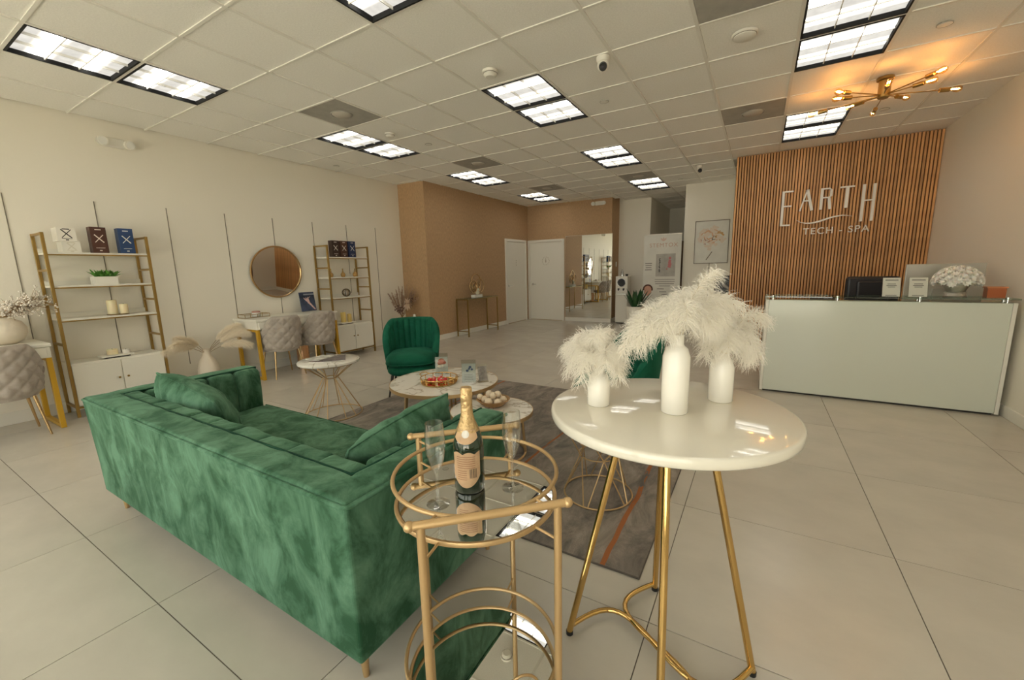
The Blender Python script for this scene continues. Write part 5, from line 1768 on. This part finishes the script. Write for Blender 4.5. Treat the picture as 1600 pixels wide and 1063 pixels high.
F1 = [((-0.02, 0.08, 0), (-0.08, 0.12, 0.0), (-0.100, -0.015, 0.0)), ((-0.01, 0.10, 0.02), (-0.05, 0.15, 0.03), (-0.085, 0.05, 0.04)), ((0.0, 0.09, 0), (0.0, 0.15, -0.02), (-0.03, 0.10, -0.05)),
      ((0.01, 0.08, 0), (0.06, 0.11, 0.0), (0.068, -0.02, 0.0)), ((0.01, 0.07, -0.02), (0.05, 0.09, -0.04), (0.05, -0.02, -0.05)), ((-0.01, 0.07, -0.02), (-0.06, 0.10, -0.05), (-0.07, -0.03, -0.06)), ((0.005, 0.06, -0.02), (0.02, 0.10, -0.06), (0.0, 0.02, -0.08)),
      ((0.0, 0.10, 0.02), (0.02, 0.15, 0.05), (0.04, 0.08, 0.08)), ((-0.02, 0.07, 0.03), (-0.06, 0.10, 0.06), (-0.10, 0.04, 0.08))]
for k, (a, b_, c) in enumerate(F1):
    feather(V1, 0.124, a, b_, c, 0.054, 480, 100+k, 'white ostrich feather curling from the shortest bottle vase', 'feathers in the shortest vase')
F2 = [((0.02, 0.09, 0), (0.05, 0.15, 0.0), (0.105, 0.185, 0.0)), ((-0.03, 0.07, 0), (-0.13, 0.09, 0.0), (-0.165, -0.06, 0.0)), ((-0.02, 0.06, -0.02), (-0.10, 0.07, -0.03), (-0.13, -0.02, -0.04)),
      ((-0.02, 0.07, 0.01), (-0.07, 0.09, 0.02), (-0.115, 0.04, 0.03)), ((0.03, 0.09, 0), (0.10, 0.13, 0.0), (0.175, 0.085, 0.0)), ((0.02, 0.08, -0.02), (0.08, 0.11, -0.03), (0.12, 0.03, -0.04)),
      ((0.0, 0.09, -0.02), (0.0, 0.13, -0.06), (-0.02, 0.05, -0.10)), ((0.01, 0.10, 0.02), (0.03, 0.14, 0.06), (0.06, 0.10, 0.10)), ((-0.01, 0.07, 0.02), (-0.03, 0.09, 0.06), (-0.05, 0.06, 0.09)),
      ((0.0, 0.08, 0), (-0.01, 0.10, 0.01), (-0.035, 0.09, 0.02)), ((0.0, 0.08, -0.01), (0.04, 0.10, -0.05), (0.07, 0.02, -0.07)), ((0.0, 0.08, -0.01), (-0.05, 0.10, -0.05), (-0.07, 0.02, -0.07))]
for k, (a, b_, c) in enumerate(F2):
    feather(V2, 0.240, a, b_, c, 0.064 if k else 0.056, 560, 200+k, {0: 'upright sparse white ostrich feather rising highest above the tallest vase', 1: 'long white ostrich feather drooping low towards the shortest vase', 4: 'white ostrich feather reaching from the tallest vase over the medium vase'}.get(k, 'white ostrich feather arching from the tallest bottle vase'), 'feathers in the tallest vase')
F3 = [((0.02, 0.08, 0), (0.08, 0.17, 0.0), (0.130, 0.105, 0.0)), ((0.02, 0.08, 0.01), (0.07, 0.13, 0.02), (0.10, 0.05, 0.03)), ((0.01, 0.07, -0.02), (0.05, 0.09, -0.05), (0.07, 0.0, -0.07)),
      ((-0.01, 0.08, -0.01), (-0.05, 0.10, -0.03), (-0.075, 0.0, -0.04)), ((0.0, 0.09, 0), (0.02, 0.14, 0.02), (0.03, 0.15, 0.05)), ((0.0, 0.08, -0.02), (-0.02, 0.11, -0.05), (-0.03, 0.03, -0.09)),
      ((0.01, 0.09, 0.02), (0.04, 0.13, 0.05), (0.07, 0.09, 0.08)), ((-0.01, 0.09, 0.02), (-0.03, 0.12, 0.05), (-0.05, 0.06, 0.08)), ((0.015, 0.06, 0), (0.05, 0.07, -0.02), (0.075, -0.02, -0.03))]
for k, (a, b_, c) in enumerate(F3):
    feather(V3, 0.160, a, b_, c, 0.060, 520, 300+k, 'white ostrich feather curling outwards from the medium vase towards the reception desk' if k == 0 else 'white ostrich feather drooping from the medium-height bottle vase', 'feathers in the medium vase')

# ================================================================== BAR CART
CC = Vector((-0.649, 0.872, 0))
ang = math.atan2(0.69, 0.72)
t = thing('bar_cart', 'round two-tier gold bar cart with mirrored trays', 'bar cart', CC, ang)     # local X along the handles
r = 0.220
ZT, ZRl, ZH = 0.712, 0.786, 0.803
ZL, ZLr = 0.137, 0.212
def tier(z, zr, nm):
    tr = mk(nm+'_tray', G().lathe([(r-0.006, z-0.006), (r+0.005, z-0.006), (r+0.007, z), (r+0.005, z+0.006), (r-0.002, z+0.006), (r-0.004, z+0.003)], n=72, loop=True), m_golds, t, 60)
    mk(nm+'_mirror', G().lathe([(0, z-0.004), (r-0.006, z-0.004), (r-0.006, z+0.002), (0, z+0.002)], n=72), m_mirror, tr)
    mk(nm+'_rail', G().ring((0, 0, zr), r+0.006, 0.0058, 72, 8), m_golds, t, 60)
tier(ZT, ZRl, 'upper')
tier(ZL, ZLr, 'lower')
HY, HX = 0.250, 0.179
for sy in (-1, 1):
    for sx in (-1, 1):
        px = sx*0.155
        post = mk('post', G().cyl((px, sy*HY, ZH), (px, sy*HY, 0.035), 0.0095, n=14), m_golds, t, 60)
        rr = math.hypot(px, HY)
        for z in (ZRl, ZT, ZLr, ZL):
            mk('bracket', G().cyl((px, sy*HY, z), (px*(r+0.004)/rr, sy*HY*(r+0.004)/rr, z), 0.0035, n=8), m_golds, post)
        # caster
        cs = mk('caster', G().cyl((px-0.012, sy*HY, 0.022), (px+0.012, sy*HY, 0.022), 0.022, n=18), m_black, t, 40)
        mk('caster_fork', G().b2(px-0.016, px-0.012, sy*HY-0.008, sy*HY+0.008, 0.018, 0.05).b2(px+0.012, px+0.016, sy*HY-0.008, sy*HY+0.008, 0.018, 0.05), m_golds, cs)
    h = mk('handle_bar', G().cyl((-HX, sy*HY, ZH), (HX, sy*HY, ZH), 0.0098, n=16), m_golds, t, 60)
    for sx in (-1, 1):
        mk('handle_end', G().ball((sx*HX, sy*HY, ZH), 0.0125, 14, 8), m_golds, h, 180)
for k, x in enumerate((-0.10, 0.0, 0.10)):
    mk('bottle_ring', G().ring((x, -0.10 if k != 1 else -0.125, ZL+0.002), 0.046, 0.004, 32, 7, 'Y', 0, PI), m_golds, t, 60)

ZM = ZT+0.002
# champagne bottle
t = thing('champagne_bottle', 'dark green champagne bottle with gold foil neck on the bar cart', 'bottle', (-0.684, 0.888, ZM), 0.62-PI/2-0.18)   # local +X faces the viewer side of the label
m_bg = mat('bottle_green_glass', (0.006, 0.022, 0.010), 0.05, Coat_Weight=0.5)
mk('glass_body', G().lathe([(0, 0.006), (0.03, 0.0), (0.041, 0.002), (0.0435, 0.010), (0.0435, 0.135), (0.042, 0.155), (0.037, 0.178), (0.028, 0.205), (0.0205, 0.225), (0.0165, 0.245)], n=48), m_bg, t, 60)
m_foil = mat('gold_foil', (0.60, 0.42, 0.21), 0.42, 0.8, bump=(55, 0.9))
t.scale = (1, 1, 0.925)
mk('gold_foil', G().lathe([(0.0335, 0.193), (0.0290, 0.204), (0.0212, 0.226), (0.0172, 0.246), (0.0160, 0.275), (0.0165, 0.292), (0.0182, 0.296), (0.0182, 0.302), (0.0165, 0.306), (0.0168, 0.322), (0.0150, 0.328), (0, 0.329)], n=36), m_foil, t, 60)
m_lab = mat('kraft_label', (0.55, 0.36, 0.21), 0.6, noise=(40, 0.1, (1, 1, 1)))
def label_patch(fn_lo, fn_hi, a0, a1, rad, n=24):
    g = G()
    def f(u, v):
        a = a0+(a1-a0)*u
        zl, zh = fn_lo(u), fn_hi(u)
        return (rad*math.cos(a), rad*math.sin(a), zl+(zh-zl)*v)
    g.grid(f, n, 4)
    return g
lo = lambda u: 0.062-0.038*math.sin(PI*u)**0.8
hi = lambda u: 0.130+0.008*abs(math.sin(2.5*PI*u))
lab = mk('front_label', label_patch(lo, hi, -0.98, 0.98, 0.0440), m_lab, t, 60)
m_lt = mat('label_ink', (0.30, 0.15, 0.08), 0.6)
g = G()
def strip(a0, a1, z0, z1):
    for i in range(6):
        b0, b1 = a0+(a1-a0)*i/6, a0+(a1-a0)*(i+1)/6
        rr = 0.0443
        n0 = len(g.v)
        g.v += [(rr*math.cos(b0), rr*math.sin(b0), z0), (rr*math.cos(b1), rr*math.sin(b1), z0), (rr*math.cos(b1), rr*math.sin(b1), z1), (rr*math.cos(b0), rr*math.sin(b0), z1)]
        g.f.append((n0, n0+1, n0+2, n0+3))
for z in (0.122, 0.115, 0.108, 0.101, 0.094, 0.087):
    strip(-0.62, 0.62, z, z+0.0022)
for z in (0.078, 0.071, 0.064, 0.057, 0.050):
    strip(-0.60, 0.05, z, z+0.002)
mk('printed_text_lines', g, m_lt, lab)
g = G()
for k in range(9):
    strip(0.22+k*0.055, 0.22+k*0.055+(0.03 if k % 3 else 0.018), 0.055, 0.085)
mk('printed_barcode', g, m_black, lab)
lab2 = mk('neck_label', label_patch(lambda u: 0.165+0.0-0.020*math.sin(PI*u), lambda u: 0.196, -0.95, 0.95, 0.0), m_lab, t, 60)
me = lab2.data
for v in me.vertices:
    pass
bpy.data.objects.remove(lab2)
g = G()
def nf(u, v):
    a = -1.0+2.0*u
    z0 = 0.178-0.016*math.sin(PI*u)
    z = z0+(0.203-z0)*v
    rad = np.interp(z, [0.135, 0.155, 0.178, 0.205, 0.225], [0.0435, 0.042, 0.037, 0.028, 0.0205])+0.0009
    return (rad*math.cos(a), rad*math.sin(a), z)
g.grid(nf, 20, 6)
lab2 = mk('neck_label', g, m_lab, t, 60)
g = G()
def nd(u, v):
    a = 0.32*v*math.cos(2*PI*u)
    z = 0.192+0.011*v*math.sin(2*PI*u)
    rad = np.interp(z, [0.135, 0.155, 0.178, 0.205, 0.225], [0.0435, 0.042, 0.037, 0.028, 0.0205])+0.0016
    return (rad*math.cos(a), rad*math.sin(a), z)
g.grid(nd, 20, 3, cu=True)
mk('silver_medallion', g, mat('silver_print', (0.52, 0.48, 0.42), 0.35, 0.5), lab2, 60)

# flutes
m_crys = thin_glass('crystal', (0.975, 0.98, 0.97), 0.12, 0.01)
def flute(x, y, label, rz=0.0):
    t = thing('champagne_flute', label, 'glass', (x, y, ZM), rz, 'champagne flutes')
    mk('foot', G().lathe([(0, 0), (0.031, 0), (0.032, 0.002), (0.02, 0.004), (0.006, 0.008), (0.0042, 0.014), (0, 0.014)], n=32), m_crys, t, 60)
    st = []
    for k in range(12):
        z = 0.013+0.077*k/11
        st.append((0.0040+0.0009*math.sin(k*1.9), z))
    mk('stem', G().lathe([(0, 0.013)]+st+[(0, 0.090)], n=12), m_crys, t, 60)
    mk('flute_bowl', G().lathe([(0.0, 0.090), (0.006, 0.092), (0.014, 0.106), (0.022, 0.128), (0.0265, 0.155), (0.0270, 0.19), (0.0240, 0.232), (0.0232, 0.232), (0.0260, 0.19), (0.0255, 0.156), (0.021, 0.130), (0.013, 0.110), (0.004, 0.100), (0, 0.099)], n=36), m_crys, t, 60)
flute(-0.710, 0.778, 'empty champagne flute on the sofa side of the bottle')
flute(-0.575, 0.949, 'empty champagne flute on the cocktail table side of the bottle')
